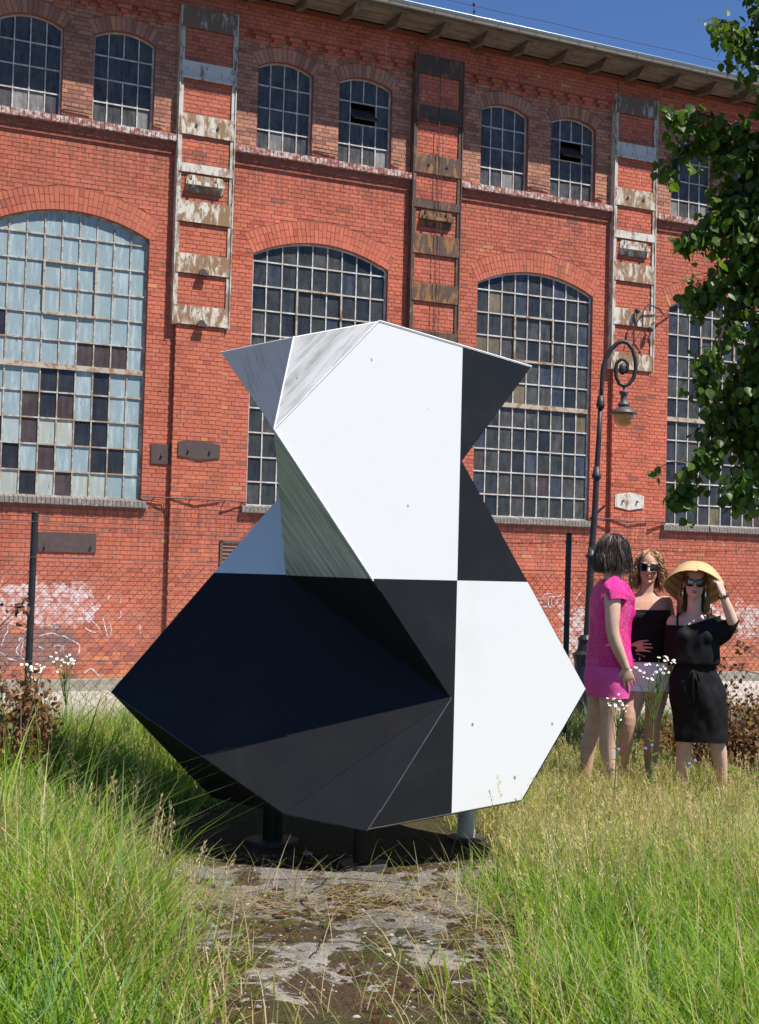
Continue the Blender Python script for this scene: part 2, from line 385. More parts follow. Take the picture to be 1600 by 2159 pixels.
def lay(u0, u1, z0, row, n, kind, cuts, minw=.03, h=None):
    z1 = z0+(h or CR)-JT; zm = (z0+z1)/2
    pitch = .262 if row % 2 == 0 else .131
    off = (.131 if row % 4 == 2 else 0.) if row % 2 == 0 else .0655
    k = math.floor((u0+20-off)/pitch)-1
    x = -20+off+k*pitch
    while x < u1:
        a, b = max(x+JT/2, u0), min(x+pitch-JT/2, u1); x += pitch
        if b-a < minw: continue
        a += random.uniform(-.002, .002); b += random.uniform(-.002, .002)
        # cut by openings (interval at bottom and top of the course -> sloping ends along the arches)
        segs = [(a, b, a, b)]
        for fn, c in cuts:
            hb, ht = fn(z0), fn(z1)
            if max(hb, ht) <= 0: continue
            new = []
            for (ab, bb, att, bt) in segs:
                L, R_ = c-max(hb, ht), c+max(hb, ht)
                if bb <= c-hb+1e-6 and bt <= c-ht+1e-6 or ab >= c+hb-1e-6 and att >= c+ht-1e-6: new.append((ab, bb, att, bt)); continue
                lb, lt = min(bb, c-hb-JT/2), min(bt, c-ht-JT/2)
                if hb <= 0: lb = bb if bb < c else (ab+bb)/2
                if lb-ab > .008 and lt-att > .008: new.append((ab, lb, att, lt))
                rb, rt = max(ab, c+hb+JT/2), max(att, c+ht+JT/2)
                if bb-rb > .008 and bt-rt > .008: new.append((rb, bb, rt, bt))
            segs = new
        for (ab, bb, att, bt) in segs:
            dz = random.uniform(-.0015, .0015)
            BRK.append((ab, bb, att, bt, z0+dz, z1+dz, n+random.uniform(-.002, .0035), tone(ab, z0, kind)))
U0, U1 = -9.6, 12.2
PW = .45
random.seed(11)
zones = []
edges = [U0]+sum([[c-PW, c+PW] for c in LC], [])+[U1]
nrow = int((11.78+.59)/CR)
for row in range(nrow):
    z0 = -.59+row*CR
    top = z0 > 11.24
    for gi in range(0, len(edges), 2):        # field bays
        a, b = edges[gi], edges[gi+1]
        if 8.80 < z0+CR*.5 < 9.07: continue
        cuts = [(hw_big, c) for c in WC if a < c < b]
        cuts += [(hw_up, c+s*UO) for c in WC if a < c < b for s in (-1, 1)]
        if top: lay(a, b, z0, row, .085, 'red', [])
        else: lay(a, b, z0, row, 0., 'frieze' if 9.05 < z0 < 11.05 else 'red', cuts)
    for c in LC:                              # pilasters
        lay(c-PW, c+PW, z0, row, .10, 'red', [])
# dentil courses of the corbelled frieze
for gi in range(0, len(edges), 2):
    a, b = edges[gi], edges[gi+1]
    x = a+.03; i = 0
    while x+.25 < b:
        for (dx, w_, z0, n_) in ((0, .245, 11.165, .075), (.06, .125, 11.09, .06), (0, .12, 11.02, .03)):
            BRK.append((x+dx, x+dx+w_, x+dx, x+dx+w_, z0, z0+CR-JT, n_+random.uniform(-.004, .006), tone(x, z0, 'red')))
        x += .36; i += 1
# voussoirs of the arches
def voussoirs(c, zc, R, ring, th, kind, split):
    n = int(round(2*th*R/.079)); 
    for i in range(n):
        t0 = -th+2*th*i/n; t1 = -th+2*th*(i+1)/n
        cuts_ = [R+.002, R+ring] if not split else ([R+.002, R+.13, R+.265, R+ring] if i % 2 else [R+.002, R+.262, R+ring])
        if split and i % 4 == 2: cuts_ = [R+.002, R+.135, R+ring]
        for r0, r1 in zip(cuts_[:-1], cuts_[1:]):
            r0 += .004; r1 -= .005; g = .0045/R
            P = [(c+r*math.sin(t), zc+r*math.cos(t)) for r, t in ((r0, t0+g), (r0, t1-g), (r1, t1-g), (r1, t0+g))]
            VOU.append((P, random.uniform(-.001, .004), tone(c, 8., kind)))
VOU = []
for c in WC:
    voussoirs(c, ZC, RB, RING, TH, 'red', True)
    for s in (-1, 1): voussoirs(c+s*UO, ZU, RU, URING, TU, 'frieze', False)
def brick_verts(b):
    ab, bb, at_, bt, z0, z1, n, col = b; z0 = lz(z0); z1 = lz(z1); y0, y1 = -n, -n+.05
    return [(ab,y0,z0),(bb,y0,z0),(bt,y0,z1),(at_,y0,z1),(ab,y1,z0),(bb,y1,z0),(bt,y1,z1),(at_,y1,z1)]
BF = [(0,1,2,3),(1,5,6,2),(4,0,3,7),(3,2,6,7),(4,5,1,0)]
# nearest ones the photo shows (left bay, clear of the fence) are single parts, the rest one part
def pick(b):
    u, z = (b[0]+b[1])/2, (b[4]+b[5])/2
    return -4.6 > u > -7.2 and 7.2 < z < 8.8 and b[1]-b[0] > .2 or -4.5 < u < -3.2 and 3.7 < z < 5.6 and b[1]-b[0] > .2
single = [b for b in BRK if pick(b)][:300]
sid = set(id(b) for b in single)
for b in single:
    V = np.array(brick_verts(b)); o_ = V[:4].mean(0)
    ob = mesh('brick', V-o_, BF, M['brick'], BR, cols=[b[7]]*8); ob.location = o_
rest = [b for b in BRK if id(b) not in sid]
V = np.array([brick_verts(b) for b in rest]).reshape(-1, 3); C = np.repeat(np.array([b[7] for b in rest]), 8, axis=0)
F = (np.array(BF)[None] + (np.arange(len(rest))*8)[:, None, None]).reshape(-1, 4)
vb = MB()
for P, n, c in VOU:
    vb.add([(x, -n, lz(z)) for x, z in P]+[(x, -n+.08, lz(z)) for x, z in P], BF, c)
nv = len(V); V = np.vstack([V, np.array(vb.V)]); C = np.vstack([C, np.array(vb.C)]); F = np.vstack([F, np.array(vb.F)+nv])
tag(npmesh('brick_courses', V, F, M['brick'], BR, cols=C), kind='stuff')

# ---- mortar backing wall with the openings and reveals
mb = MB(); DEP = .30
def quad(x0, x1, za, zb, zc_, zd, n):          # za..zb at x0 bottom/top, zc..zd at x1
    mb.add([(x0, -n, lz(za)), (x1, -n, lz(zc_)), (x1, -n, lz(zd)), (x0, -n, lz(zb))], [(0, 1, 2, 3)])
n0 = -.0055
for gi in range(0, len(edges), 2):
    a, b = edges[gi], edges[gi+1]
    ws = [c for c in WC if a < c < b]
    if not ws: quad(a, b, -.6, 11.8, -.6, 11.8, n0); continue
    c = ws[0]
    def cols(x0, x1, k, fl, fu):
        xs = np.linspace(x0, x1, k+1)
        for p, q in zip(xs[:-1], xs[1:]): quad(p, q, fl(p), fu(p), fl(q), fu(q), n0)
    cst = lambda v: (lambda x: v)
    cols(a, c-HW, 1, cst(-.6), cst(8.9)); cols(c+HW, b, 1, cst(-.6), cst(8.9)); cols(c-HW, c+HW, 1, cst(-.6), cst(SILL-.12))
    cols(c-HW, c+HW, 24, lambda x: arch_big(x-c), cst(8.9))
    ul, ur = c-UO, c+UO
    for p, q in ((a, ul-UHW), (ul+UHW, ur-UHW), (ur+UHW, b)): cols(p, q, 1, cst(8.9), cst(11.8))
    for k_ in (ul, ur):
        cols(k_-UHW, k_+UHW, 1, cst(8.9), cst(UBOT)); cols(k_-UHW, k_+UHW, 14, lambda x: arch_up(x-k_), cst(11.8))
    for (cc, hw, bot, spr, fn, seg) in ((c, HW, SILL-.12, SPR, arch_big, 24), (ul, UHW, UBOT, USPR, arch_up, 14), (ur, UHW, UBOT, USPR, arch_up, 14)):
        for s in (-1, 1):
            x = cc+s*hw; mb.add([(x, .004, lz(bot)), (x, DEP, lz(bot)), (x, DEP, lz(spr)), (x, .004, lz(spr))], [(0, 1, 2, 3)])
        xs = np.linspace(-hw, hw, seg+1)
        for p, q in zip(xs[:-1], xs[1:]):
            mb.add([(cc+p, .004, lz(fn(p))), (cc+q, .004, lz(fn(q))), (cc+q, DEP, lz(fn(q))), (cc+p, DEP, lz(fn(p)))], [(0, 1, 2, 3)])
        mb.add([(cc-hw, 0, lz(bot)), (cc+hw, 0, lz(bot)), (cc+hw, DEP, lz(bot)), (cc-hw, DEP, lz(bot))], [(0, 1, 2, 3)])
for c in LC: mb.box(c-PW+.004, c+PW-.004, -.0945, .05, lz(-.62), lz(11.8))
for gi in range(0, len(edges), 2): mb.box(edges[gi]-.05, edges[gi+1]+.05, -.076, .02, lz(11.24), lz(11.82))
mb.box(U0-6, U0-.001, .0, .3, lz(-.8), lz(11.8)); mb.box(U1+.001, U1+14, .0, .3, lz(-.8), lz(11.8))
mb.build('wall', M['mortar'], BR)
mk = MB(); mk.box(U0-6, U1+14, .62, .7, lz(-.8), lz(11.9)); mk.box(U0-6, U0-5.9, .3, 14, lz(-.8), lz(11.9)); mk.box(U1+13.9, U1+14, .3, 14, lz(-.8), lz(11.9)); mk.box(U0-6, U1+14, 13.9, 14, lz(-.8), lz(11.9))
mk.build('inner_wall', simple('dark_interior', (.02, .02, .02), .9), BR)
# plinth
m = Mat('plinth_concrete', .92, .2); p = m.pos(); n1 = m.noise(p, 7., 8, .7); n2 = m.noise(p, 50., 5)
m.col(m.mix(.6, m.ramp(n1, [(.3, (.14, .125, .10)), (.5, (.32, .29, .23)), (.7, (.42, .39, .33))]), m.ramp(n2, [(.3, .6), (.7, 1.2)]), 'MULTIPLY')); m.bump(n1, .8, .03)
pl = MB(); pl.box(U0-6, U1+14, -.11, .1, lz(-.9), lz(-.60)); pl.build('plinth', m.m, BR)
# ------------------------------------------------------------------ windows
def glass(name, dark, dust, amt, rough=.16, streak=True):
    m = Mat(name, rough, .22); p = m.obj(BR)
    n1 = m.noise(m.map(p, (16, 16, 2.2)), 1., 3, .6); n2 = m.noise(p, 5., 4, .65); n3 = m.noise(p, 70., 2, .7)
    f = m.math('ADD', m.math('MULTIPLY', n1, .55), m.math('MULTIPLY', n2, .6))
    f = m.math('MULTIPLY', m.ramp(f, [(.42, .25), (.72, 1.)]), amt)
    f = m.math('MULTIPLY', f, m.ramp(n3, [(.3, .7), (.7, 1.15)]), clamp=True)
    m.col(m.mix(f, dark, dust)); m.rough(m.math('MULTIPLY_ADD', f, .75, rough, clamp=True))
    return m.m
def painted(name, a, b, chip=.5):
    m = Mat(name, .55, .35); p = m.obj(BR)
    n1 = m.noise(m.map(p, (12, 12, 1.6)), 1., 6, .65); n2 = m.noise(p, 3.5, 5); n3 = m.noise(p, 40., 4)
    c = m.mix(n2, a, b); c = m.mix(m.ramp(n1, [(.50, 0.), (.72, chip)]), c, (.62, .66, .66))
    d = m.noise(m.map(p, (22, 22, 4.)), 1., 7, .75, 1.2)
    c = m.mix(m.ramp(d, [(.625, 0.), (.65, .85)]), c, (.09, .085, .08))
    m.col(m.mix(.35, c, m.ramp(n3, [(.3, .75), (.7, 1.15)]), 'MULTIPLY'))
    return m.m
G = dict(D=glass('glass_dark', (.008, .011, .018), (.16, .17, .17), .18), P=glass('glass_brown', (.030, .019, .020), (.18, .15, .15), .35, .3),
         g=glass('glass_dusty', (.014, .016, .016), (.20, .20, .19), .42, .2), n=glass('glass_neutral', (.012, .014, .015), (.15, .16, .16), .32, .15),
         t=glass('glass_blue', (.010, .015, .026), (.15, .17, .205), .42, .15), o=glass('glass_beige', (.05, .042, .028), (.25, .21, .14), .75, .4),
         u=glass('glass_upper', (.012, .013, .015), (.17, .17, .17), .55, .12), c=glass('glass_curtain', (.05, .05, .05), (.34, .33, .31), .8, .35),
         b=painted('painted_blue', (.20, .285, .31), (.26, .335, .345)), e=painted('painted_beige', (.36, .36, .29), (.27, .33, .32)), k=painted('painted_greyblue', (.24, .33, .34), (.36, .40, .37)))
def bar_material(name, a, rust, amt):
    m = Mat(name, .6, .35); p = m.obj(BR); n1 = m.noise(p, 7., 6, .7)
    m.col(m.mix(m.ramp(n1, [(.5-amt, 1.), (.58-amt*.5, 0.)]), a, rust)); return m.m
M['bar'] = bar_material('bar_paint', (.58, .59, .56), (.46, .39, .33), .015)
M['bar_old'] = bar_material('bar_paint_old', (.44, .44, .38), (.30, .20, .13), .04)
M['casement'] = bar_material('casement_paint', (.42, .36, .27), (.24, .13, .07), .1)
W1 = ['DeDePeebb', 'bDbPbbDDb', 'DkPeeDDbb', 'kbPDPbDbb', 'bbbDDbDbb', 'bbbbbPPPb', 'Dbbbbbbbb', 'bbbbbbbbb', 'bbbbbbbbb', 'bbbbbbbbb', 'kkbbbbbbk']
def prect(P): return [(x, lz(z)) for x, z in P]
def big_window(c, wi):
    rnd = random.Random(50+wi); old = wi == 0
    mbar = M['bar_old'] if old else M['bar']
    yg = .10                                  # glass plane behind the wall face
    fr = MB(); t = .035
    fr.box(c-HW-.01, c-HW+t, yg-.03, yg+.05, lz(SILL), lz(SPR)); fr.box(c+HW-t, c+HW+.01, yg-.03, yg+.05, lz(SILL), lz(SPR)); fr.box(c-HW, c+HW, yg-.03, yg+.05, lz(SILL-.02), lz(SILL+t))
    xs = np.linspace(-HW, HW, 25)
    for p, q in zip(xs[:-1], xs[1:]):
        fr.prism(prect([(c+p, arch_big(p)-t), (c+q, arch_big(q)-t), (c+q, arch_big(q)+.02), (c+p, arch_big(p)+.02)]), yg-.03, yg+.05)
    win = fr.build('window', M['bar'] if not old else M['bar_old'], BR)
    win['label'] = 'arched window with pale blue overpainted panes' if old else 'tall arched window with grid of dark panes'
    pw = 2*HW/9; ph = .452
    zr = [SILL+ph*i for i in range(11)]
    for j in range(1, 9):                     # vertical bars
        x = -HW+pw*j; b = MB(); b.box(c+x-.011, c+x+.011, yg-.022, yg+.01, lz(SILL), lz(arch_big(x)-.01)); b.build('glazing_bar', mbar, win)
    for i in range(1, 11):
        z = zr[i]; th = .014 if i != 5 else .05
        hwz = HW if z < SPR else 0
        b = MB(); b.box(c-HW, c+HW, yg-(.027 if i != 5 else .05), yg+.012, lz(z-th), lz(z+th*(.8)))
        b.build('glazing_bar' if i != 5 else 'transom', mbar if i != 5 else M['casement'], win)
    for i in range(11):
        for j in range(9):
            x0, x1 = -HW+pw*j, -HW+pw*(j+1); z0 = zr[i]
            if i < 10: P = [(c+x0, z0), (c+x1, z0), (c+x1, zr[i+1]), (c+x0, zr[i+1])]
            else: P = [(c+x0, z0), (c+x1, z0), (c+x1, max(arch_big(x1), z0+.02)), (c+(x0+x1)/2, arch_big((x0+x1)/2)), (c+x0, max(arch_big(x0), z0+.02))]
            if old: k = W1[i][j]
            else: k = rnd.choice('DDnnnnggggtt'+('o' if rnd.random() < .55 else 'n')+('P' if i < 5 else ''))
            cx, cz = sum(x for x, z in P)/len(P), sum(z for x, z in P)/len(P)
            b = MB(); b.prism([(x-cx, z-cz) for x, z in P], -.003, .003)
            o = b.build('pane', G[k], win); o.location = (cx, yg+rnd.uniform(-.002, .002), lz(cz))
            o.rotation_euler = (rnd.uniform(-.012, .012), 0, rnd.uniform(-.012, .012))
    # opening casement 3 x 2
    x0, x1, z0, z1 = c-HW+3*pw, c-HW+6*pw, zr[7], zr[9]
    f = MB(); e = .022
    f.box(x0+.01, x1-.01, yg-.045, yg-.012, lz(z0-e), lz(z0+e)); f.box(x0+.01, x1-.01, yg-.045, yg-.012, lz(z1-e), lz(z1+e*.7))
    f.box(x0-e*.6, x0+e, yg-.046, yg-.013, lz(z0), lz(z1)); f.box(x1-e, x1+e*.6, yg-.046, yg-.013, lz(z0), lz(z1))
    f.box(x0-.02, x0+.02, yg-.06, yg-.046, lz((z0+z1)/2-.03), lz((z0+z1)/2+.03)); f.box(x1-.02, x1+.02, yg-.06, yg-.046, lz((z0+z1)/2-.03), lz((z0+z1)/2+.03))
    f.build('casement_frame', M['casement'], win)
for i, c in enumerate(WC): big_window(c, i)
def upper_window(c, wi, kind):
    rnd = random.Random(90+wi); yg = .12; t = .03
    fr = MB()
    fr.box(c-UHW-.01, c-UHW+t, yg-.03, yg+.05, lz(UBOT), lz(USPR)); fr.box(c+UHW-t, c+UHW+.01, yg-.03, yg+.05, lz(UBOT), lz(USPR)); fr.box(c-UHW, c+UHW, yg-.03, yg+.05, lz(UBOT-.02), lz(UBOT+t))
    xs = np.linspace(-UHW, UHW, 15)
    for p, q in zip(xs[:-1], xs[1:]):
        fr.prism(prect([(c+p, arch_up(p)-t), (c+q, arch_up(q)-t), (c+q, arch_up(q)+.02), (c+p, arch_up(p)+.02)]), yg-.03, yg+.05)
    win = fr.build('window', M['bar'], BR); win['label'] = 'small arched window under the eaves'
    pw = 2*UHW/4; ph = .415; zr = [UBOT+ph*i for i in range(4)]
    for j in (1, 2, 3):
        x = -UHW+pw*j
        if j == 2 and kind: spans = [(UBOT, zr[2]), (zr[3], arch_up(x)-.01)]
        else: spans = [(UBOT, arch_up(x)-.01)]
        b = MB()
        for a_, b_ in spans: b.box(c+x-.010, c+x+.010, yg-.022, yg+.01, lz(a_), lz(b_))
        b.build('glazing_bar', M['bar'], win)
    for i in (1, 2, 3):
        b = MB(); b.box(c-UHW, c+UHW, yg-.027, yg+.012, lz(zr[i]-.012), lz(zr[i]+.01)); b.build('glazing_bar', M['bar'], win)
    for i in range(4):
        for j in range(4):
            x0, x1 = -UHW+pw*j, -UHW+pw*(j+1); z0 = zr[i]
            if i == 2 and j in (1, 2) and kind == 'open': continue
            if i == 2 and j == 2 and kind == 'plain': continue
            if i == 2 and j == 1 and kind == 'plain': x1 += pw
            if i < 3: P = [(c+x0, z0), (c+x1, z0), (c+x1, zr[i+1]), (c+x0, zr[i+1])]
            else: P = [(c+x0, z0), (c+x1, z0), (c+x1, arch_up(x1)), (c+(x0+x1)/2, arch_up((x0+x1)/2)), (c+x0, arch_up(x0))]
            k = 'u' if i else rnd.choice('uucg')
            cx, cz = sum(x for x, z in P)/len(P), sum(z for x, z in P)/len(P)
            b = MB(); b.prism([(x-cx, z-cz) for x, z in P], -.003, .003)
            o = b.build('pane', G[k], win); o.location = (cx, yg+rnd.uniform(-.002, .002), lz(cz)); o.rotation_euler = (rnd.uniform(-.015, .015), 0, rnd.uniform(-.015, .015))
    if kind == 'open':                        # tilted ventilation casement with two panes
        f = MB(); hw_, hh = pw-.01, ph/2-.01; e = .014
        f.box(-hw_, hw_, -.012, .012, -hh, -hh+e*2); f.box(-hw_, hw_, -.012, .012, hh-2*e, hh); f.box(-hw_, -hw_+2*e, -.012, .012, -hh, hh); f.box(hw_-2*e, hw_, -.012, .012, -hh, hh); f.box(-e, e, -.012, .012, -hh, hh)
        f.box(-hw_+.01, hw_-.01, -.003, .003, -hh+.01, hh-.01)
        o = f.build('open_casement', G['P'], win); o.location = (c, yg+.0, lz(zr[2]+ph/2)); o.rotation_euler = (math.radians(-48), 0, 0)
k = 0
for i, c in enumerate(WC):
    for s in (-1, 1):
        upper_window(c+s*UO, k, {1: 'plain', 3: 'open', 5: 'open'}.get(k)); k += 1

# ------------------------------------------------------------------ sills
def sill_material(name, a, b, w_, lo, hi):
    m = Mat(name, .9, .2); p = m.obj(BR); n1 = m.noise(p, 11., 7, .7); n2 = m.noise(p, 60., 5)
    c = m.mix(n2, a, b); c = m.mix(m.ramp(n1, [(lo, 0.), (hi, .9)]), c, w_); m.col(c); m.bump(n2, .5, .006); return m.m
M['sill_up'] = sill_material('sill_brick_lime', (.20, .07, .055), (.32, .12, .09), (.62, .56, .52), .44, .6)
M['sill_low'] = sill_material('sill_clinker', (.13, .115, .10), (.24, .21, .19), (.42, .39, .36), .52, .7)
M['moulding'] = simple('moulding_brick', (.26, .085, .055), .88, .2, var=.3, sc=15, bump=.3)
for gi in range(0, len(edges), 2):
    a, b = edges[gi], edges[gi+1]
    a = max(a, -9.0); b = min(b, 11.9)
    if b-a < .3: continue
    md = MB(); md.box(a+.002, b-.002, -.055, .05, lz(8.80), lz(8.935)); md.box(a+.003, b-.003, -.03, .05, lz(8.72), lz(8.80)); md.build('sill_moulding', M['moulding'], BR)
    srow = MB(); srow.box(a+.001, b-.001, -.10, .13, lz(8.936), lz(9.02)); sb = srow.build('upper_sill', M['sill_up'], BR)
    x = a+.002; random.seed(int(100+gi))
    tpl = MB(); tpl.prism([(0, 0), (.067, 0), (.067, .115), (0, .115)], -.125, .11); 
    tm = bpy.data.meshes.new('sill_brick'); tm.from_pydata([(v[0], v[1], v[2]+(.02 if v[1] > 0 else 0)) for v in tpl.V], [], tpl.F); tm.materials.append(M['sill_up'])
    while x+.07 < b:
        o = bpy.data.objects.new('sill_brick', tm); COL.objects.link(o); o.parent = sb
        o.location = (x, random.uniform(-.006, .004), lz(8.94)+random.uniform(-.005, .004)); x += .0765
for wi, c in enumerate(WC):
    sb_ = MB(); sb_.box(c-HW-.10, c+HW+.10, -.075, .12, lz(2.37), lz(2.44)); sb = sb_.build('window_sill', M['sill_low'], BR)
    tm = bpy.data.meshes.new('sill_brick'); q = MB(); q.add([(0,-.095,0),(.066,-.095,0),(.066,.12,.03),(0,.12,.03),(0,-.095,.105),(.066,-.095,.105),(.066,.12,.15),(0,.12,.15)], [(0,3,2,1),(4,5,6,7),(0,1,5,4),(1,2,6,5),(2,3,7,6),(3,0,4,7)])
    tm.from_pydata(q.V, [], q.F); tm.materials.append(M['sill_low'])
    x = c-HW-.10; random.seed(wi)
    while x+.07 < c+HW+.12:
        o = bpy.data.objects.new('sill_brick', tm); COL.objects.link(o); o.parent = sb; o.location = (x, random.uniform(-.004, .004), lz(2.38)+random.uniform(-.004, .004)); x += .0765

# ------------------------------------------------------------------ steel columns on the pilasters
def rusty(name, paint, rust, amt, var=.2):
    m = Mat(name, .75, .3); p = m.obj(BR)
    n1 = m.noise(m.map(p, (9, 9, 3.)), 1., 8, .7, .8); n2 = m.noise(p, 45., 5, .7); n3 = m.noise(p, 3., 4)
    rc = m.mix(n2, rust, (rust[0]*1.5, rust[1]*1.4, rust[2]*1.25))
    f = m.ramp(m.math('ADD', m.math('MULTIPLY', n1, .75), m.math('MULTIPLY', n3, .25)), [(amt-.05, 0.), (amt+.04, 1.)])
    m.col(m.mix(m.math('MULTIPLY', f, .92), m.mix(.4, paint, m.ramp(n2, [(.3, .7), (.7, 1.1)]), 'MULTIPLY'), rc)); m.bump(n1, .3, .006); return m.m
M['rw_rail'] = rusty('white_rust_rail', (.52, .50, .44), (.17, .11, .07), .53)
M['rw_plate'] = rusty('white_rust_plate', (.60, .56, .46), (.17, .085, .035), .48)
M['rw_plate2'] = rusty('white_rust_plate_worn', (.58, .55, .48), (.15, .08, .04), .55)
M['rw_plate3'] = rusty('white_rust_plate_dark', (.40, .38, .34), (.11, .07, .045), .45)  # darker paint and rust tones for the topmost plate
M['rd'] = rusty('dark_rust', (.085, .056, .045), (.19, .105, .055), .57)
M['rd2'] = rusty('dark_rust_light', (.095, .06, .046), (.24, .115, .04), .53)
M['iron'] = simple('brown_iron', (.075, .05, .046), .65, .35, var=.18, sc=9, bump=.15)
PL = [(11.03, 11.40), (10.10, 10.42), (9.09, 9.46), (8.41, 8.57), (7.52, 7.90), (6.60, 6.95), (5.68, 6.02)]
def steel_column(c, ci):
    dark = ci == 2
    hw_ = .535; r = MB(); y1 = -.101; y0 = -.128
    r.box(c-hw_, c-hw_+.082, y0, y1, lz(5.66), lz(11.42)); r.box(c+hw_-.082, c+hw_, y0, y1, lz(5.66), lz(11.42))
    r.box(c-hw_-.002, c-hw_+.02, y0-.02, -.0, lz(5.662), lz(11.418)); r.box(c+hw_-.02, c+hw_+.002, y0-.02, -.0, lz(5.662), lz(11.418))
    col = r.build('steel_column', M['rd'] if dark else M['rw_rail'], BR)
    col['label'] = 'dark rusted steel column of rails and batten plates' if dark else 'white painted rusty steel column of rails and plates'
    for i, (z0, z1) in enumerate(PL):
        p = MB(); e = .03; x0, x1 = c-hw_+e, c+hw_-e
        p.box(x0, x1, y0-.014, y0-.001, lz(z0), lz(z1)); 
        if i == 1: p.box(x0, x1, y0-.04, y0-.014, lz(z0), lz(z0+.04))
        pl = p.build('batten_plate', (M['rd2'] if i in (2, 4, 5) else M['rd']) if dark else (M['rw_plate'] if i >= 4 or i == 2 else M['rw_plate3'] if i == 0 else M['rw_plate2']), col)
        if i == 2:
            for dx in (-.2, .2):
                b = MB(); b.tube([(c+dx, y0-.014, lz((z0+z1)/2)), (c+dx, y0-.035, lz((z0+z1)/2))], .028, 6); b.build('bolt', M['iron'], pl)
        if i >= 5 and ci == 1:
            b = MB(); b.tube([(c+.0, y0-.012, lz(z0+.02)), (c, y0-.06, lz(z0+.02))], .075, 10); b.box(c-.085, c+.085, y0-.10, y0-.04, lz(z0-.03), lz(z0+.02)); b.build('anchor_bolt', M['iron'], pl)
    # clamped anchor plate with two hooks and a bar
    p = MB(); z0, z1 = 8.06, 8.37; w_ = .36; ch = .05
    p.prism([(c-w_+ch, lz(z0)), (c+w_-ch, lz(z0)), (c+w_, lz(z0+ch)), (c+w_, lz(z1-ch)), (c+w_-ch, lz(z1)), (c-w_+ch, lz(z1)), (c-w_, lz(z1-ch)), (c-w_, lz(z0+ch))], -.128, -.101)
    a = p.build('anchor_plate', M['rw_plate'] if not dark else M['rd2'], col)
    b = MB(); b.box(c-w_+.02, c+w_-.02, -.215, -.15, lz(8.18), lz(8.245))
    for dx in (-.23, .23): b.box(c+dx-.03, c+dx+.03, -.17, -.128, lz(8.15), lz(8.36)); b.box(c+dx-.022, c+dx+.022, -.235, -.215, lz(8.17), lz(8.27))
    b.build('clamp_bar', M['rw_plate2'] if not dark else M['rd2'], a)
for i, c in enumerate(LC):
    if i in (1, 2, 3): steel_column(c, i)
# lightning conductor down the middle column
b = MB(); b.tube([(LC[2]-.02, -.20, lz(z)) for z in np.linspace(4.5, 11.2, 12)], .008, 5); b.tube([(LC[2]+.06, -.19, lz(z)) for z in np.linspace(4.5, 9.9, 10)], .006, 5); b.build('lightning_conductor', M['iron'], BR)

# ------------------------------------------------------------------ wall plates, vent, cables
def plate(poly, n, name, mat, bolts, th=.025, lab=None):
    p = MB(); p.prism([(x, lz(z)) for x, z in poly], -n-th, -n+.005); o = p.build(name, mat, BR)
    if lab: o['label'] = lab
    for x, z in bolts:
        b = MB(); b.tube([(x, -n-th+.001, lz(z)), (x, -n-th-.04, lz(z))], .022, 6); b.build('bolt', M['iron'], o)
plate([(-4.44, 3.17), (-4.06, 3.17), (-4.06, 3.52), (-4.44, 3.52)], 0., 'anchor_plate', M['iron'], [(-4.25, 3.33)])
plate([(-3.98, 3.33), (-3.60, 3.275), (-3.20, 3.33), (-3.20, 3.56), (-3.40, 3.60), (-3.75, 3.615), (-3.98, 3.58)], .1, 'anchor_plate', M['iron'], [(-3.79, 3.44), (-3.39, 3.44)])
plate([(-6.36, 1.57), (-5.36, 1.57), (-5.36, 1.90), (-6.36, 1.90)], 0., 'anchor_plate', M['iron'], [(-6.24, 1.66), (-5.45, 1.68)])
c = LC[3]
plate([(c-.36, 2.82), (c, 2.76), (c+.36, 2.82), (c+.36, 3.07), (c, 3.13), (c-.36, 3.07)], .1, 'anchor_plate', M['rw_plate2'], [(c-.18, 2.94), (c+.18, 2.94)])
v = MB(); x0, x1, z0, z1 = -3.11, -2.35, 1.12, 1.86
v.box(x0, x0+.05, -.03, .02, lz(z0), lz(z1)); v.box(x1-.05, x1, -.03, .02, lz(z0), lz(z1)); v.box(x0, x1, -.03, .02, lz(z1-.05), lz(z1)); v.box(x0, x1, -.03, .02, lz(z0), lz(z0+.05))
vm = simple('vent_metal', (.10, .075, .06), .7, .3)
vo = v.build('louvre_vent', vm, BR)
tm = bpy.data.meshes.new('louvre_slat'); q = MB(); q.add([(0,-.025,-.03),(x1-x0-.1,-.025,-.03),(x1-x0-.1,.01,.02),(0,.01,.02),(0,-.02,-.035),(x1-x0-.1,-.02,-.035),(x1-x0-.1,.015,.015),(0,.015,.015)], [(0,1,2,3),(7,6,5,4),(0,4,5,1),(3,2,6,7)]); tm.from_pydata(q.V, [], q.F); tm.materials.append(vm)
for i in range(9):
    o = bpy.data.objects.new('louvre_slat', tm); COL.objects.link(o); o.parent = vo; o.location = (x0+.05, 0, lz(z0+.09+i*.07))
b = MB(); b.box(x0+.02, x1-.02, .012, .02, lz(z0+.02), lz(z1-.02)); b.build('vent_back', simple('vent_dark', (.01, .01, .01)), vo)
cm = simple('cable_rubber', (.05, .045, .05), .6)
def cable(pts, r=.014, name='cable'):
    b = MB(); b.tube([(u, -n, lz(z)) for u, n, z in pts], r, 6); return b.build(name, cm, BR)
cable([(-4.58, .03, 2.58), (-4.2, .10, 2.575), (-3.6, .17, 2.57), (-3.0, .11, 2.575), (-2.63, .03, 2.56)])
cable([(-4.58, .02, 2.52), (-4.2, .03, 2.50), (-4.15, .02, 2.30), (-4.12, .02, 2.18)], .01)
for u in np.arange(-4.4, -2.6, .33):
    b = MB(); b.tube([(u, -.0, lz(2.50)), (u+.02, -.10-.07*(abs(u+3.6) < .45), lz(2.575))], .008, 5); b.build('cable_clip', cm, BR)
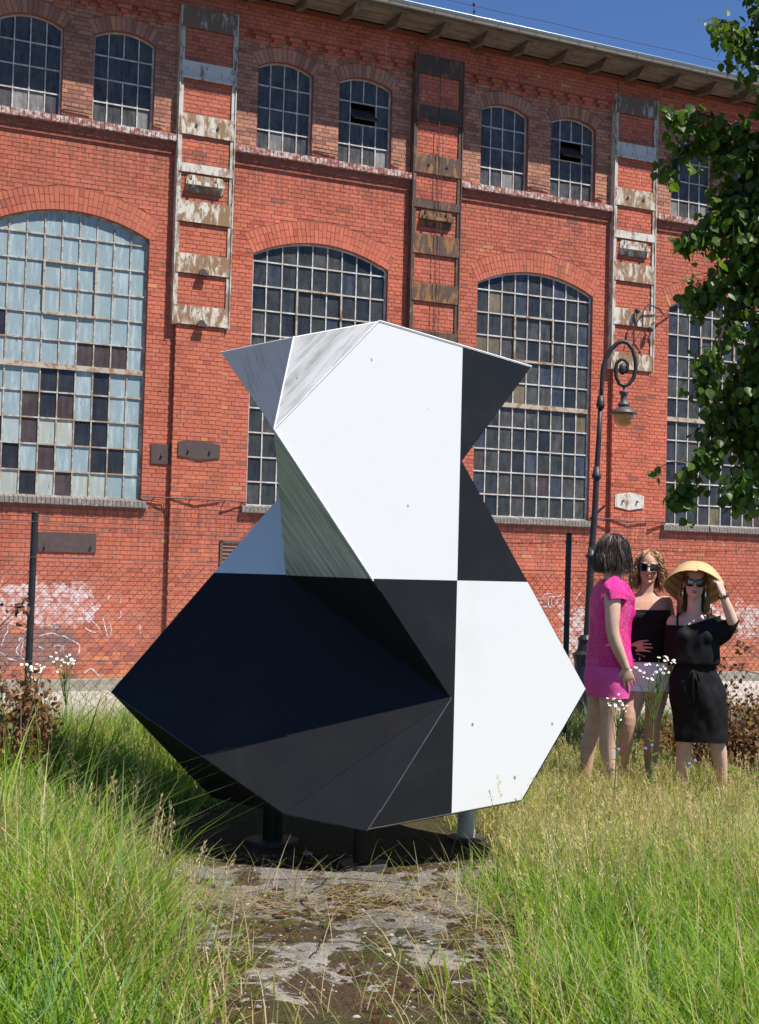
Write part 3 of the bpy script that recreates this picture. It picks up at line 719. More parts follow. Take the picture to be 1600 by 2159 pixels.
cable([(4.80, .03, 2.57), (5.2, .11, 2.56), (5.7, .16, 2.53), (6.2, .12, 2.55), (6.72, .03, 2.545)])
cable([(4.80, .03, 2.54), (5.7, .15, 2.50), (6.3, .11, 2.50), (6.72, .03, 2.53)], .01)
# insulators and tangled wires on the right column
u0, z0 = fz(1349, 668, .2)
cable([(6.72, .02, 6.95), (6.5, .10, 6.92), (6.28, .22, 7.02), (5.98, .26, 7.06), (5.86, .26, 6.9), (5.85, .25, 6.55), (5.97, .24, 6.4)], .016)
cable([(6.5, .10, 6.92), (6.35, .2, 6.86), (6.2, .22, 6.82)], .012)
cable([(5.72, .24, 6.88), (5.66, .25, 6.6), (5.6, .24, 6.35)], .012); cable([(5.85, .25, 6.55), (5.70, .24, 6.3), (5.60, .22, 6.1)], .007); cable([(5.84, .24, 6.5), (5.82, .22, 6.0)], .007)
for (u, z) in ((5.73, 6.90), (6.08, 6.55)):
    b = MB(); b.ell((u, -.23, lz(z)), (.055, .07, .06), k=10, m=6); b.ell((u-.07, -.26, lz(z-.22)), (.03, .03, .09), k=8, m=6); b.build('insulator', cm, BR, True)
for (u, z) in ((-4.9, 9.13), (-.27-.36, 9.22)): pass
for c in WC:                                  # iron stays between the upper windows, just above the sill
    for (a_, b_) in ((c-.25, c+.25), (c+UO+UHW+.02, c+UO+UHW+.2)):
        for dz in (0, -.07):
            b = MB(); b.tube([(a_, -.05, lz(9.27+dz)), (b_, -.06, lz(9.25+dz))], .012, 5); b.build('window_stay', M['iron'], BR)

# ------------------------------------------------------------------ eaves: rafters, boards, gutter, roof
def wood(name, c):
    m = Mat(name, .85, .2); p = m.obj(BR); n1 = m.noise(m.map(p, (2, 14, 14)), 1., 6, .65); n2 = m.noise(p, 4., 4)
    m.col(m.mix(.8, m.ramp(n1, [(.3, (c[0]*.55, c[1]*.5, c[2]*.48)), (.7, c)]), m.ramp(n2, [(.3, .7), (.7, 1.15)]), 'MULTIPLY')); m.bump(n1, .3, .005); return m.m
M['wood'] = wood('eaves_wood', (.27, .23, .18)); M['wood2'] = wood('rafter_wood', (.20, .155, .12))
EN = .93                                      # eaves overhang
rf = MB(); rf.add([(U0-7, -EN-.06, lz(11.945)), (U1+15, -EN-.06, lz(11.945)), (U1+15, 7.2, lz(14.6)), (U0-7, 7.2, lz(14.6)), (U0-7, -EN-.06, lz(11.905)), (U1+15, -EN-.06, lz(11.905)), (U1+15, 7.2, lz(14.5)), (U0-7, 7.2, lz(14.5)), (U1+15, 14.8, lz(11.9)), (U0-7, 14.8, lz(11.9))],
      [(0, 1, 2, 3), (7, 6, 5, 4), (4, 5, 1, 0), (3, 2, 8, 9)])
roof = rf.build('roof', simple('roof_felt', (.06, .055, .05), .9), BR)
for i in range(6):                            # soffit boards, lengthwise
    b = MB(); n0_ = .10+i*.138; zz = 11.955-.0*i
    b.box(U0-2, U1+6, -n0_-.13, -n0_, lz(11.835+.004*(i%2)), lz(11.86)); b.build('soffit_board', M['wood'], roof)
b = MB(); b.box(U0-2, U1+6, -EN+.03, -EN+.055, lz(11.80), lz(11.93)); b.build('fascia_board', M['wood'], roof)
for k in range(-8, 16):                       # rafter ends with a sloping cut
    x = -1.03+k*.922
    b = MB(); b.add([(x+dx, -n, lz(z)) for dx in (-.05, .05) for n, z in ((.0, 11.93), (.0, 11.74), (.50, 11.67), (.62, 11.65), (.80, 11.78), (.84, 11.84))],
          [(0, 1, 2, 3, 4, 5), (11, 10, 9, 8, 7, 6)]+[(i, i+6, (i+1) % 6+6, (i+1) % 6) for i in range(6)])
    b.build('rafter_end', M['wood2'], roof)
zm = Mat('zinc', .38, .5, .75); p = zm.obj(BR); n1 = zm.noise(zm.map(p, (1.5, 8, 8)), 1., 5)
zm.col(zm.mix(n1, (.36, .42, .42), (.52, .56, .55))); gm = zm.m
gt = MB(); R_ = .092; cy = -EN-.075; czz = lz(11.925); n = 12
ring = lambda r: [(cy-r*math.cos(math.pi*i/n), czz-r*math.sin(math.pi*i/n)) for i in range(n+1)]
ro, ri = ring(R_), ring(R_-.004)[::-1]; prof = ro+ri; L = len(prof)
gt.add([(x, y, z) for x in (U0-3, U1+8) for y, z in prof], [(i, (i+1) % L, (i+1) % L+L, i+L) for i in range(L)])
gt.tube([(U0-3, cy-R_, czz), (U1+8, cy-R_, czz)], .011, 6)
g = gt.build('gutter', gm, roof, True)
for k in range(-10, 28):
    x = -1.5+k*.461+(.05 if k % 3 else -.03)
    b = MB(); rr = ring(R_+.004); q = ring(R_+.0005)[::-1]; pr = rr+q; LL = len(pr); w_ = .012 if k % 2 else .02
    b.add([(x+s*w_, y, z) for s in (-1, 1) for y, z in pr], [tuple(range(LL)), tuple(range(2*LL-1, LL-1, -1))]+[(i, i+LL, (i+1) % LL+LL, (i+1) % LL) for i in range(LL)])
    b.build('gutter_bracket', simple('gutter_bracket_zinc', (.3, .33, .33), .5, .4, .5) if k == -10 else bpy.data.materials['gutter_bracket_zinc'], g)
# wire above the gutter with its holders
wr = MB(); wr.tube([(u, -EN-.02, lz(12.20)-.015*math.sin((u % 3)/3*math.pi)) for u in np.arange(-9, 14, .5)], .006, 4); wr.build('roof_wire', M['iron'], roof)
for u, h in ((-1.0, .9), (1.30, .26)):
    b = MB(); b.tube([(u, -EN-.0, lz(11.98)), (u+.01, -EN-.02, lz(11.98+h))], .02 if h > .5 else .008, 6); b.ell((u, -EN-.02, lz(11.98+min(h, .24))), (.03, .03, .035), k=8, m=6); b.ell((u+.02, -EN-.02, lz(12.08)), (.02, .02, .03), k=8, m=6); b.build('wire_holder', M['iron'], roof)

# ------------------------------------------------------------------ graffiti strokes on the wall
def strokes(name, ox, oy, sc, lst, wd, mat):
    for pts in lst:
        b = MB()
        P = [np.array(fz(ox+x/sc, oy+y/sc, .01)) for x, y in pts]
        Q = []
        for i in range(len(P)-1):             # round the strokes a little
            k = max(2, int(np.linalg.norm(P[i+1]-P[i])/.05))
            for j in range(k): Q.append(P[i]+(P[i+1]-P[i])*j/k)
        Q.append(P[-1]); Q = np.array(Q)
        for _ in range(2):
            if len(Q) > 2: Q[1:-1] = .25*Q[:-2]+.5*Q[1:-1]+.25*Q[2:]
        n = len(Q); V = []
        for i in range(n):
            t = Q[min(i+1, n-1)]-Q[max(i-1, 0)]; t = t/max(np.linalg.norm(t), 1e-6); nn = np.array([-t[1], t[0]])
            w_ = wd*(.75+.5*mnoise.noise(Vector((Q[i][0]*6, Q[i][1]*6, 1))))
            for s in (-1, 1): V.append((Q[i][0]+s*nn[0]*w_, -.0065, lz(Q[i][1]+s*nn[1]*w_)))
        b.add(V, [(2*i, 2*i+1, 2*i+3, 2*i+2) for i in range(n-1)]); b.build(name, mat, BR)
m = Mat('spray_white', .7, .2); p = m.obj(BR); n1 = m.noise(p, 9., 6, .7)
m.col((.74, .72, .72)); al = m.ramp(n1, [(.38, .05), (.55, .75)]); m.l(al, m.b.inputs['Alpha']); M['spray'] = m.m
strokes('graffiti_stroke', 0, 1180, 5.333, [
    [(15, 970), (65, 830), (95, 820), (80, 720), (140, 715), (230, 770), (340, 800)], [(215, 920), (210, 885), (275, 875), (235, 1050), (235, 1130), (330, 1125)], [(275, 890), (200, 975), (170, 1030), (220, 1085)],
    [(430, 860), (620, 815), (670, 885), (690, 840), (800, 905), (910, 960), (890, 1010), (890, 1075)], [(605, 1000), (610, 965), (710, 960), (680, 1040)], [(710, 970), (718, 1060)], [(0, 1040), (60, 1080)], [(80, 1110), (230, 1150)],
    [(960, 770), (1060, 830), (1130, 810), (1120, 760), (1050, 710), (1000, 630)], [(1155, 640), (1190, 780), (1210, 860)], [(1220, 680), (1265, 780), (1240, 870)], [(950, 1280), (1030, 1210), (1110, 1310)], [(1365, 430), (1360, 495)], [(1360, 580), (1370, 660), (1330, 655)], [(1235, 405), (1205, 475)], [(430, 975), (490, 1000)], [(1575, 730), (1580, 840)]], .013, M['spray'])
strokes('graffiti_stroke', 1120, 1180, 9.41, [
    [(110, 770), (140, 785), (200, 750), (300, 720), (270, 860), (170, 860)], [(240, 690), (330, 680), (480, 665)], [(300, 740), (560, 735), (620, 670), (590, 655), (530, 660)], [(330, 740), (330, 900), (370, 980), (380, 930)],
    [(400, 800), (385, 900), (440, 935), (520, 850), (560, 780), (500, 790), (490, 870), (550, 945), (620, 900), (610, 800), (650, 740), (680, 830), (640, 800)], [(810, 880), (880, 860), (900, 740), (980, 660)], [(790, 1020), (850, 950)], [(830, 1090), (980, 1000)], [(830, 1090), (1070, 1080)], [(230, 940), (330, 930)], [(600, 1200), (650, 1200), (660, 1340), (580, 1350)]], .011, M['spray'])
# ------------------------------------------------------------------ sculpture
def make_sculpture():
    root = empty('sculpture', (0, 7.0, .02)); O = np.array([0, 7.0, .02])
    tag(root, 'large faceted geometric sculpture painted in black and white quarters on short legs', 'sculpture')
    phi = math.radians(25.); nf = np.array([math.sin(phi), -math.cos(phi), 0])
    F_ = at(775, 1752, 6.45)
    def onp(x, y, p0, n):
        r = ray(x, y); return CAM + r*(((p0-CAM) @ n)/(r @ n))
    fp = lambda x, y: onp(x, y, F_, nf)
    T, R, N, E_, BR_, Mv, V_ = fp(800, 676), fp(1120, 772), fp(973, 972), fp(1235, 1455), fp(1100, 1690), fp(950, 1473), fp(578, 905)
    B2 = at(600, 1716, 6.49); L = at(235, 1460, 6.98)
    nb = np.cross(Mv-B2, L-B2); nb /= np.linalg.norm(nb)
    Q = onp(603, 1212, B2, nb); PA = onp(690, 934, B2, nb)
    A = at(466, 741, 8.0); B = at(620, 709, 6.4); U = at(446, 1682, 7.1); K = at(820, 1100, 8.3)
    zc = fp(962, 1224)[2]                     # height of the horizontal colour break
    ex = np.array([math.cos(phi), math.sin(phi), 0]); xv = (fp(963, 1224)-F_) @ ex   # place of the vertical break on the front
    front = [T, R, N, E_, BR_, F_, Mv, V_]
    def clip(poly, f):                        # keep f>=0
        out = []
        for i in range(len(poly)):
            p, q = poly[i], poly[(i+1) % len(poly)]; a, b = f(p), f(q)
            if a >= 0: out.append(p)
            if (a > 0 and b < 0) or (a < 0 and b > 0): out.append(p+(q-p)*a/(a-b))
        return out
    # concave front: split along the vertical break first into pieces that are convex enough
    hi = lambda p: p[2]-zc; lo = lambda p: zc-p[2]; rt = lambda p: (p-F_) @ ex-xv; lf = lambda p: xv-(p-F_) @ ex
    cen = np.mean([T, V_, Mv, N, Q, K], 0)
    def panel(name, P, mat):
        if len(P) < 3: return None
        P = [np.array(p) for p in P]; n = np.zeros(3)
        for i in range(len(P)): n += np.cross(P[i], P[(i+1) % len(P)])
        n /= np.linalg.norm(n); c = np.mean(P, 0)
        if n @ (c-cen) < 0: P = P[::-1]; n = -n
        k = len(P); off = c
        V = [p-off for p in P]+[p-off-n*.006 for p in P]
        Fc = [tuple(range(k)), tuple(range(2*k-1, k-1, -1))]+[(i, i+k, (i+1) % k+k, (i+1) % k) for i in range(k)]
        o = mesh(name, V, Fc, mat, root); o.location = tuple(off-O); return o
    # materials
    unit_ = lambda v: np.array(v, float)/np.linalg.norm(v)
    def paint(name, base, rough, dirt, dcol, scale, rot, lo_, hi_, spots=0., streak=None):
        m = Mat(name, rough, .4 if base[0] > .3 else .22); p = m.pos()
        if streak is not None:                # grime running along one direction of the facet
            D = unit_(streak); e1 = unit_(np.cross(D, (.3, 1., .2))); e2 = np.cross(D, e1)
            dt = lambda v, k: m.math('MULTIPLY', m.n('ShaderNodeVectorMath', operation='DOT_PRODUCT', i_0=p, i_1=tuple(v)).outputs['Value'], k)
            n1 = m.noise(m.n('ShaderNodeCombineXYZ', i_0=dt(D, scale[0]), i_1=dt(e1, scale[1]), i_2=dt(e2, scale[1])).outputs[0], 1., 6, .68, .15)
        else: n1 = m.noise(m.map(p, scale, rot), 1., 6, .65, .3)
        n2 = m.noise(p, 1.3, 4, .6)
        f = m.ramp(m.math('ADD', m.math('MULTIPLY', n1, .7), m.math('MULTIPLY', n2, .3)), [(lo_, 0.), (hi_, dirt)])
        c = m.mix(f, base, dcol)
        if spots:
            v = m.n('ShaderNodeTexVoronoi', i_Vector=m.map(p, (9, 9, 6.)), i_Scale=1.).outputs[0]; n3 = m.noise(p, 2.2, 2)
            s = m.math('MULTIPLY', m.ramp(v, [(.035, 1.), (.075, 0.)]), m.ramp(n3, [(.46, 0.), (.56, spots)]))
            c = m.mix(s, c, (.11, .10, .08))
        m.col(c); n4 = m.noise(p, 6., 3); m.rough(m.math('MULTIPLY_ADD', n4, .25, rough-.12)); m.bump(m.noise(p, 2.2, 2), .05, .02)
        return m.m
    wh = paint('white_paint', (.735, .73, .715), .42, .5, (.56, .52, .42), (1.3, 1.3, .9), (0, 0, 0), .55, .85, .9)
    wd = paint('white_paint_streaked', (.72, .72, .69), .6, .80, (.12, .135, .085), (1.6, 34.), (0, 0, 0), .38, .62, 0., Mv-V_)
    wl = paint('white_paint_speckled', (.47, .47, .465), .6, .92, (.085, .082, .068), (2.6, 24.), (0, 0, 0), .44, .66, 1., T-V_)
    ws = paint('white_paint_shaded', (.76, .69, .57), .55, .7, (.18, .17, .13), (1.5, 26.), (0, 0, 0), .50, .76, 0., (V_-A)+np.array([0, 0, -.25]))  # base warmed to cancel blue skylight on this facet; streaks are grime
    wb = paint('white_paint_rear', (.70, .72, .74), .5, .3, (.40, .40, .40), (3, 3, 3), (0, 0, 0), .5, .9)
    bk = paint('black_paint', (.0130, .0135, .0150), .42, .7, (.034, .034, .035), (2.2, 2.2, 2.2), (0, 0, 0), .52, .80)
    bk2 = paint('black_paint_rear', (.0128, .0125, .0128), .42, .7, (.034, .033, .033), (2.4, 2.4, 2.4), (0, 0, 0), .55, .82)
    # front quarters, each cut into star shaped pieces (the outline is concave at the notch)
    tri = [[T, R, N], [T, N, V_], [V_, N, Mv], [Mv, N, E_], [Mv, E_, BR_], [Mv, BR_, F_]]
    for nm, fa, fb, mt in (('white_panel', hi, lf, wh), ('black_panel', hi, rt, bk), ('black_panel', lo, lf, bk), ('white_panel', lo, rt, wh)):
        V = []; Fc = []
        for t in tri:
            P = clip(clip(t, fa), fb)
            if len(P) < 3: continue
            n = np.zeros(3)
            for i in range(len(P)): n += np.cross(P[i]-P[0], P[(i+1) % len(P)]-P[0])
            if n @ nf < 0: P = P[::-1]
            b = len(V); V += [p-O for p in P]; Fc.append(tuple(range(b, b+len(P))))
        me = bpy.data.meshes.new(nm); me.from_pydata([tuple(v) for v in V], [], Fc)
        bm = bmesh.new(); bm.from_mesh(me); bmesh.ops.remove_doubles(bm, verts=bm.verts, dist=1e-4); bm.to_mesh(me); bm.free()
        put(nm, me, mt, root)
    def two(P, mw, mbk):                      # a facet painted white above the break, black below
        a, b = clip(P, hi), clip(P, lo)
        if len(a) > 2: panel('white_panel', a, mw)
        if len(b) > 2: panel('black_panel', b, mbk)
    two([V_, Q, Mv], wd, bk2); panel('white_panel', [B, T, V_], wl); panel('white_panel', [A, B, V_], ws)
    two([L, PA, Q, Mv, B2], wb, bk2) if False else None
    # the big left facet is concave at Q: two pieces
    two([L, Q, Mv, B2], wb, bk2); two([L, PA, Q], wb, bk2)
    panel('black_panel', [Mv, B2, F_], bk); panel('black_panel', [L, B2, U], bk2)
    loop = [T, R, N, E_, BR_, F_, B2, U, L, PA, Q, V_, A, B]
    for i in range(len(loop)):
        p, q = loop[i], loop[(i+1) % len(loop)]
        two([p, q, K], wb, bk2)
    # worn welded edges
    we = simple('worn_edge_white', (.70, .71, .71), .5, .3); be = simple('worn_edge_grey', (.12, .12, .125), .5, .3); bd = simple('worn_edge_dark', (.07, .07, .072), .5, .3)
    for p, q, mt, r in ((V_, T, we, .004), (T, R, we, .004), (V_, B, we, .004), (V_, Mv+(V_-Mv)*.45, we, .005), (Mv, F_, be, .0035), (Mv, B2, bd, .004), (Q, Mv, bd, .005), (F_, B2, bd, .004), (L, B2, bd, .004)):
        b = MB(); b.tube([p-O, q-O], r, 6); b.build('weld_seam', mt, root)
    # legs with round foot plates
    for (x, y, zt, nm, mt, rr, fr) in ((575, 1773, .45, 'leg', bk2, .052, .135), (768, 1822, .26, 'leg', bk2, .052, .11), (981, 1768, .42, 'leg', simple('leg_white', (.62, .62, .60), .6, .3, var=.3, sc=6), .046, .10)):
        g = gr(x, y, .03)-O; b = MB(); b.lathe([(rr, g[2]+.005), (rr, zt)], g[0], g[1], 20); lg = b.build(nm, mt, root, False)
        f = MB(); f.lathe([(fr, g[2]-.012), (fr, g[2]+.008)], g[0], g[1], 28); f.build('foot_plate', simple('foot_steel', (.05, .05, .052), .6), lg)
make_sculpture()

# ------------------------------------------------------------------ chain link fence
def make_fence():
    fo = 10.5                                 # where the fence line crosses the view axis
    fx = lambda s, z, off=0.: np.array([0, fo, 0]) + s*UF + off*NF + np.array([0, 0, z])
    root = empty('chain_link_fence', (0, fo, 0), YAW)
    tag(root, 'rusty chain link fence with dark steel posts in front of the brick wall', 'fence')
    pm = simple('fence_post_paint', (.022, .022, .026), .5, .35, var=.3, sc=14)
    wm = simple('fence_wire', (.09, .065, .06), .6, .3)
    def s_at(px, py):
        r = ray(px, py); t = ((np.array([0, fo, 0])-CAM) @ NF)/(r @ NF); return float((CAM+r*t-np.array([0, fo, 0])) @ UF), float((CAM+r*t)[2])
    sa, za = s_at(74, 1082); sb, zb = s_at(1199, 1126)
    st = (sb-sa)/2
    for k in range(-2, 6):
        s = sa+st*k; b = MB(); b.tube([(s-.012, 0, -.1), (s+.0, 0, 1.76)], .024, 12); b.ell((s, 0, 1.76), (.027, .027, .012), k=12, m=4); b.build('post', pm, root, False)
    # woven mesh: zig-zag wires
    cell = .074; z0, z1 = .02, 1.46; s0, s1 = sa-st*2.0, sa+st*5.0; b = MB(); nz = int((z1-z0)/(cell/2))
    V = []; Fc = []; tri = [(math.cos(a)*.0024, math.sin(a)*.0024) for a in (0, 2.09, 4.19)]
    n = int((s1-s0)/cell); base = 0
    for i in range(n):
        jx = .004*math.sin(i*1.7)
        for j in range(nz+1):
            x = s0+i*cell+(cell*.5 if j % 2 else -.0)*1.03+jx; z = z0+j*cell/2; y = .022+(.002 if j % 2 else -.002)+.02*math.sin(x*1.3)
            for dx, dy in tri: V.append((x+dx, y+dy, z))
        for j in range(nz):
            for k in range(3): Fc.append((base+j*3+k, base+j*3+(k+1) % 3, base+(j+1)*3+(k+1) % 3, base+(j+1)*3+k))
        base += (nz+1)*3
    # second family (mirrored) completes the diamonds
    for i in range(n):
        jx = .004*math.sin(i*1.7)
        for j in range(nz+1):
            x = s0+i*cell+(cell*.5 if j % 2 else cell)+(-.0 if j % 2 else 0)+jx; z = z0+j*cell/2; y = .022+(-.002 if j % 2 else .002)+.02*math.sin(x*1.3)
            for dx, dy in tri: V.append((x+dx, y+dy, z))
        for j in range(nz):
            for k in range(3): Fc.append((base+j*3+k, base+j*3+(k+1) % 3, base+(j+1)*3+(k+1) % 3, base+(j+1)*3+k))
        base += (nz+1)*3
    npmesh('wire_mesh', V, Fc, wm, root)
    for z, r in ((1.455, .0022), (.75, .0022), (.06, .0022)):
        w_ = MB(); w_.tube([(s, -.026, z-.006*math.sin((s-sa)/st*math.pi)**2) for s in np.linspace(s0, s1, 85)], r, 4); w_.build('tension_wire', wm, root)
    w_ = MB(); xs = np.linspace(s0, s1, 130)
    zf = lambda s: 1.70-.05*math.sin(((s-sa)/st % 1)*math.pi)
    w_.tube([(s, -.026, zf(s)) for s in xs], .0022, 4)
    for s in np.arange(s0, s1, .11):
        for q in (-1, 1): w_.tube([(s-.006*q, -.026-.012, zf(s)-.011*q), (s+.006*q, -.026+.012, zf(s)+.013*q)], .0013, 3)
    tag(w_.build('barbed_wire', wm, root), kind='stuff')
make_fence()

# ------------------------------------------------------------------ street lamp
def make_lamp():
    d = 19.5
    base = at(1225, 1500, d); gz_ = -.8
    root = empty('street_lamp', (base[0], base[1], gz_))
    tag(root, 'old black crook street lamp with hanging amber globe behind the women', 'lamp')
    im = simple('lamp_iron', (.028, .026, .028), .5, .4, var=.25, sc=10); O = np.array([base[0], base[1], gz_])
    P = lambda x, y: at(x, y, d)-O
    b = MB(); pts = [P(1231, 1480), P(1235, 1400), P(1240, 1300), P(1246, 1172), P(1253, 1085), P(1257, 1003), P(1262, 920), P(1265.5, 853)]
    pts = [(p[0], 0, p[2]) for p in pts]
    b.tube(pts, [.070, .064, .056, .050, .045, .042, .036, .032], 14); po = b.build('pole', im, root, True)
    for (x, y, r) in ((1246, 1172, .085), (1257, 1003, .07), (1265.5, 853, .062)):
        p = P(x, y); q = MB(); q.lathe([(.05, p[2]-.06), (r, p[2]-.015), (r, p[2]+.01), (.055, p[2]+.03), (.045, p[2]+.13)], p[0], 0, 16); q.build('collar', im, po, True)
    p = P(1253, 1085); q = MB(); q.tube([(p[0]-.06, 0, p[2]-.07), (p[0]+.14, 0, p[2]+.13)], .018, 6); q.build('bracket', im, po)
    f = MB(); p0 = P(1229, 1480); p1 = P(1236, 1372)
    f.lathe([(.24, 0), (.24, .12), (.19, .2), (.17, .6), (.15, .95), (.17, p1[2]-.1), (.19, p1[2]-.05), (.12, p1[2]), (.10, p1[2]+.12), (.12, p1[2]+.16), (.07, p1[2]+.22)], (p0[0]+p1[0])/2, 0, 12); f.build('base', simple('lamp_base_iron', (.018, .018, .024), .5, .4), root)
    # crook spiral
    px = [(1265.5, 853), (1268, 815), (1270, 780), (1276, 757), (1287, 738), (1300, 724), (1311, 719.5), (1322, 722), (1333, 736), (1339, 757), (1340, 778), (1335, 797), (1325, 810), (1315, 813.5), (1306, 810), (1299, 796), (1297, 780), (1300, 765), (1308, 757.5), (1317, 758), (1323, 767), (1322.5, 779), (1318, 786)]
    q = MB(); q.tube([(P(x, y)[0], 0, P(x, y)[2]) for x, y in px], [.032]*6+[.030]*6+[.028]*5+[.025]*6, 10); q.build('crook', im, root, True)
    p = P(1312, 778); q = MB(); q.ell((p[0], 0, p[2]), (.055, .04, .085), k=12, m=8); q.build('scroll_end', im, root, True)
    # hanging lantern
    cx = P(1314, 870)[0]; Z = lambda y: P(1314, y)[2]
    q = MB(); q.tube([(cx, 0, Z(811)), (cx, 0, Z(824))], .014, 8); q.build('hanger', im, root)
    q = MB(); q.lathe([(.012, Z(822)), (.06, Z(824)), (.072, Z(827)), (.05, Z(832)), (.043, Z(838)), (.05, Z(846)), (.085, Z(852)), (.09, Z(853.5)), (.07, Z(856)), (.072, Z(858)), (.10, Z(860)), (.19, Z(870)), (.192, Z(872.5)), (.15, Z(872))], cx, 0, 24); q.build('lamp_shade', simple('lamp_shade_iron', (.075, .068, .072), .5, .4), root, True)
    am = Mat('amber_globe', .25, .5); am.col((.72, .31, .07))
    q = MB(); q.ell((cx, 0, Z(880)), (.145, .145, .145), k=24, m=14); q.build('globe', am.m, root, True)
make_lamp()
# ------------------------------------------------------------------ people
ZU_ = np.array([0, 0, 1.])
def unit(v): v = np.array(v, float); return v/np.linalg.norm(v)
def catmull(P, n):
    P = np.array(P, float); m = len(P); out = []
    for t in np.linspace(0, m-1, n):
        i = min(int(t), m-2); u = t-i
        p0, p1, p2, p3 = P[max(i-1, 0)], P[i], P[i+1], P[min(i+2, m-1)]
        out.append(.5*((2*p1)+(-p0+p2)*u+(2*p0-5*p1+4*p2-p3)*u*u+(-p0+3*p1-3*p2+p3)*u**3))
    return np.array(out)
def rings(sec, n, k):
    """sec: list of (centre, lateral vector*half, depth vector*half) -> vertex grid"""
    D = catmull([np.concatenate(s) for s in sec], n); V = []
    for d in D:
        c, a, b = d[:3], d[3:6], d[6:9]
        for j in range(k):
            th = 2*math.pi*j/k; cs, sn = math.cos(th), math.sin(th)
            e = .86                           # slightly squared section
            V.append(c + a*math.copysign(abs(cs)**e, cs) + b*math.copysign(abs(sn)**e, sn))
    return np.array(V)
def loft(mb, sec, n=24, k=24):
    V = rings(sec, n, k)
    F = [(i*k+j, i*k+(j+1) % k, (i+1)*k+(j+1) % k, (i+1)*k+j) for i in range(n-1) for j in range(k)]
    mb.add(V, F+[tuple(range(k-1, -1, -1)), tuple((n-1)*k+j for j in range(k))])
def limb(mb, pts, rs, n=22, k=16):
    D = catmull([np.append(p, r) for p, r in zip(pts, rs)], n)
    mb.tube([d[:3] for d in D], [d[3] for d in D], k); mb.ell(D[0][:3], [D[0][3]]*3, k=14, m=8); mb.ell(D[-1][:3], [D[-1][3]]*3, k=14, m=8)
def remesh(mb, voxel=.0045, it=3):
    me = bpy.data.meshes.new('tmp'); me.from_pydata(mb.V, [], mb.F)
    o = bpy.data.objects.new('tmp', me); COL.objects.link(o)
    r = o.modifiers.new('r', 'REMESH'); r.mode = 'VOXEL'; r.voxel_size = voxel
    s = o.modifiers.new('s', 'SMOOTH'); s.factor = .5; s.iterations = it
    dg = bpy.context.evaluated_depsgraph_get(); m2 = bpy.data.meshes.new_from_object(o.evaluated_get(dg))
    bpy.data.objects.remove(o); bpy.data.meshes.remove(me); m2.name = 'person'
    return m2
from mathutils.bvhtree import BVHTree
TREE = [None]
def cloth(name, sec, mat, parent, n=60, k=72, wr=.006, fq=9., sd=0, base=(0, 0, 0), dirw=(1, 1, .45), thick=.004, gap=.009, lim=.05):
    V = rings(sec, n, k); cen = np.repeat(catmull([np.array(s[0]) for s in sec], n), k, axis=0)
    if TREE[0] is not None:                   # keep the cloth outside the body
        ext = np.zeros(len(V))
        for i in range(len(V)):
            dv = V[i]-cen[i]; L = np.linalg.norm(dv)
            if L < 1e-5: continue
            far = 0.; o_ = Vector(cen[i]-np.array(base)); dr = Vector(dv/L); go = 0.
            for _ in range(4):
                h = TREE[0].ray_cast(o_+dr*(go+1e-4), dr, L+lim-go)
                if h[0] is None: break
                go = (h[0]-o_).length; far = go
            if far > L-gap: ext[i] = far+gap-L
        E = ext.reshape(n, k)
        for _ in range(3):
            E2 = (E+np.roll(E, 1, 1)+np.roll(E, -1, 1)+np.vstack([E[:1], E[:-1]])+np.vstack([E[1:], E[-1:]]))/5; E = np.maximum(E, E2)
        dv = V-cen; V = V+dv/np.maximum(np.linalg.norm(dv, axis=1, keepdims=True), 1e-6)*E.reshape(-1, 1)
    N_ = V-cen; N_ /= np.maximum(np.linalg.norm(N_, axis=1, keepdims=True), 1e-6)
    d = np.array([mnoise.fractal(Vector((v[0]*fq*dirw[0]+sd, v[1]*fq*dirw[1], v[2]*fq*dirw[2])), 1., 2., 3) for v in V])
    V = V + N_*(np.maximum(d+.45, 0)*wr)[:, None]
    VI = V - N_*thick; m = len(V); b = np.array(base)
    F = [(i*k+j, i*k+(j+1) % k, (i+1)*k+(j+1) % k, (i+1)*k+j) for i in range(n-1) for j in range(k)]
    FI = [(q+m for q in f[::-1]) for f in F]
    rim = [(j, (j+1) % k, (j+1) % k+m, j+m) for j in range(k)]+[((n-1)*k+j, (n-1)*k+j+m, (n-1)*k+(j+1) % k+m, (n-1)*k+(j+1) % k) for j in range(k)]
    return mesh(name, np.vstack([V, VI])-b, [tuple(f) for f in F]+[tuple(f) for f in FI]+rim, mat, parent, True)
def head(mb, c, f, up, s=1.):
    f = unit(f); up = unit(up-f*(np.array(up) @ f)); r = np.cross(f, up); ax = np.array([r, f, up])
    P = lambda x, y, z: c + s*(x*r+y*f+z*up)
    mb.ell(P(0, -.012, .030), (.073*s, .092*s, .088*s), ax, 24, 16); mb.ell(P(0, .020, -.034), (.059*s, .067*s, .082*s), ax, 24, 16)
    mb.ell(P(0, .066, -.099), (.024*s, .019*s, .017*s), ax); mb.ell(P(0, .030, -.085), (.045*s, .045*s, .03*s), ax)
    for q in (-1, 1):
        mb.ell(P(.036*q, .056, -.024), (.021*s, .022*s, .02*s), ax); mb.ell(P(.073*q, -.006, -.012), (.008*s, .018*s, .031*s), ax); mb.ell(P(.011*q, .092, -.033), (.008*s, .010*s, .007*s), ax)
        mb.ell(P(.03*q, .074, .024), (.02*s, .010*s, .008*s), ax)
    mb.tube([P(0, .082, .014), P(0, .094, -.008), P(0, .104, -.029)], [.007*s, .0085*s, .0115*s], 10); mb.ell(P(0, .103, -.030), (.012*s, .011*s, .010*s), ax)
    mb.ell(P(0, .084, -.0575), (.022*s, .010*s, .006*s), ax); mb.ell(P(0, .083, -.0685), (.019*s, .010*s, .007*s), ax)
    return P, ax
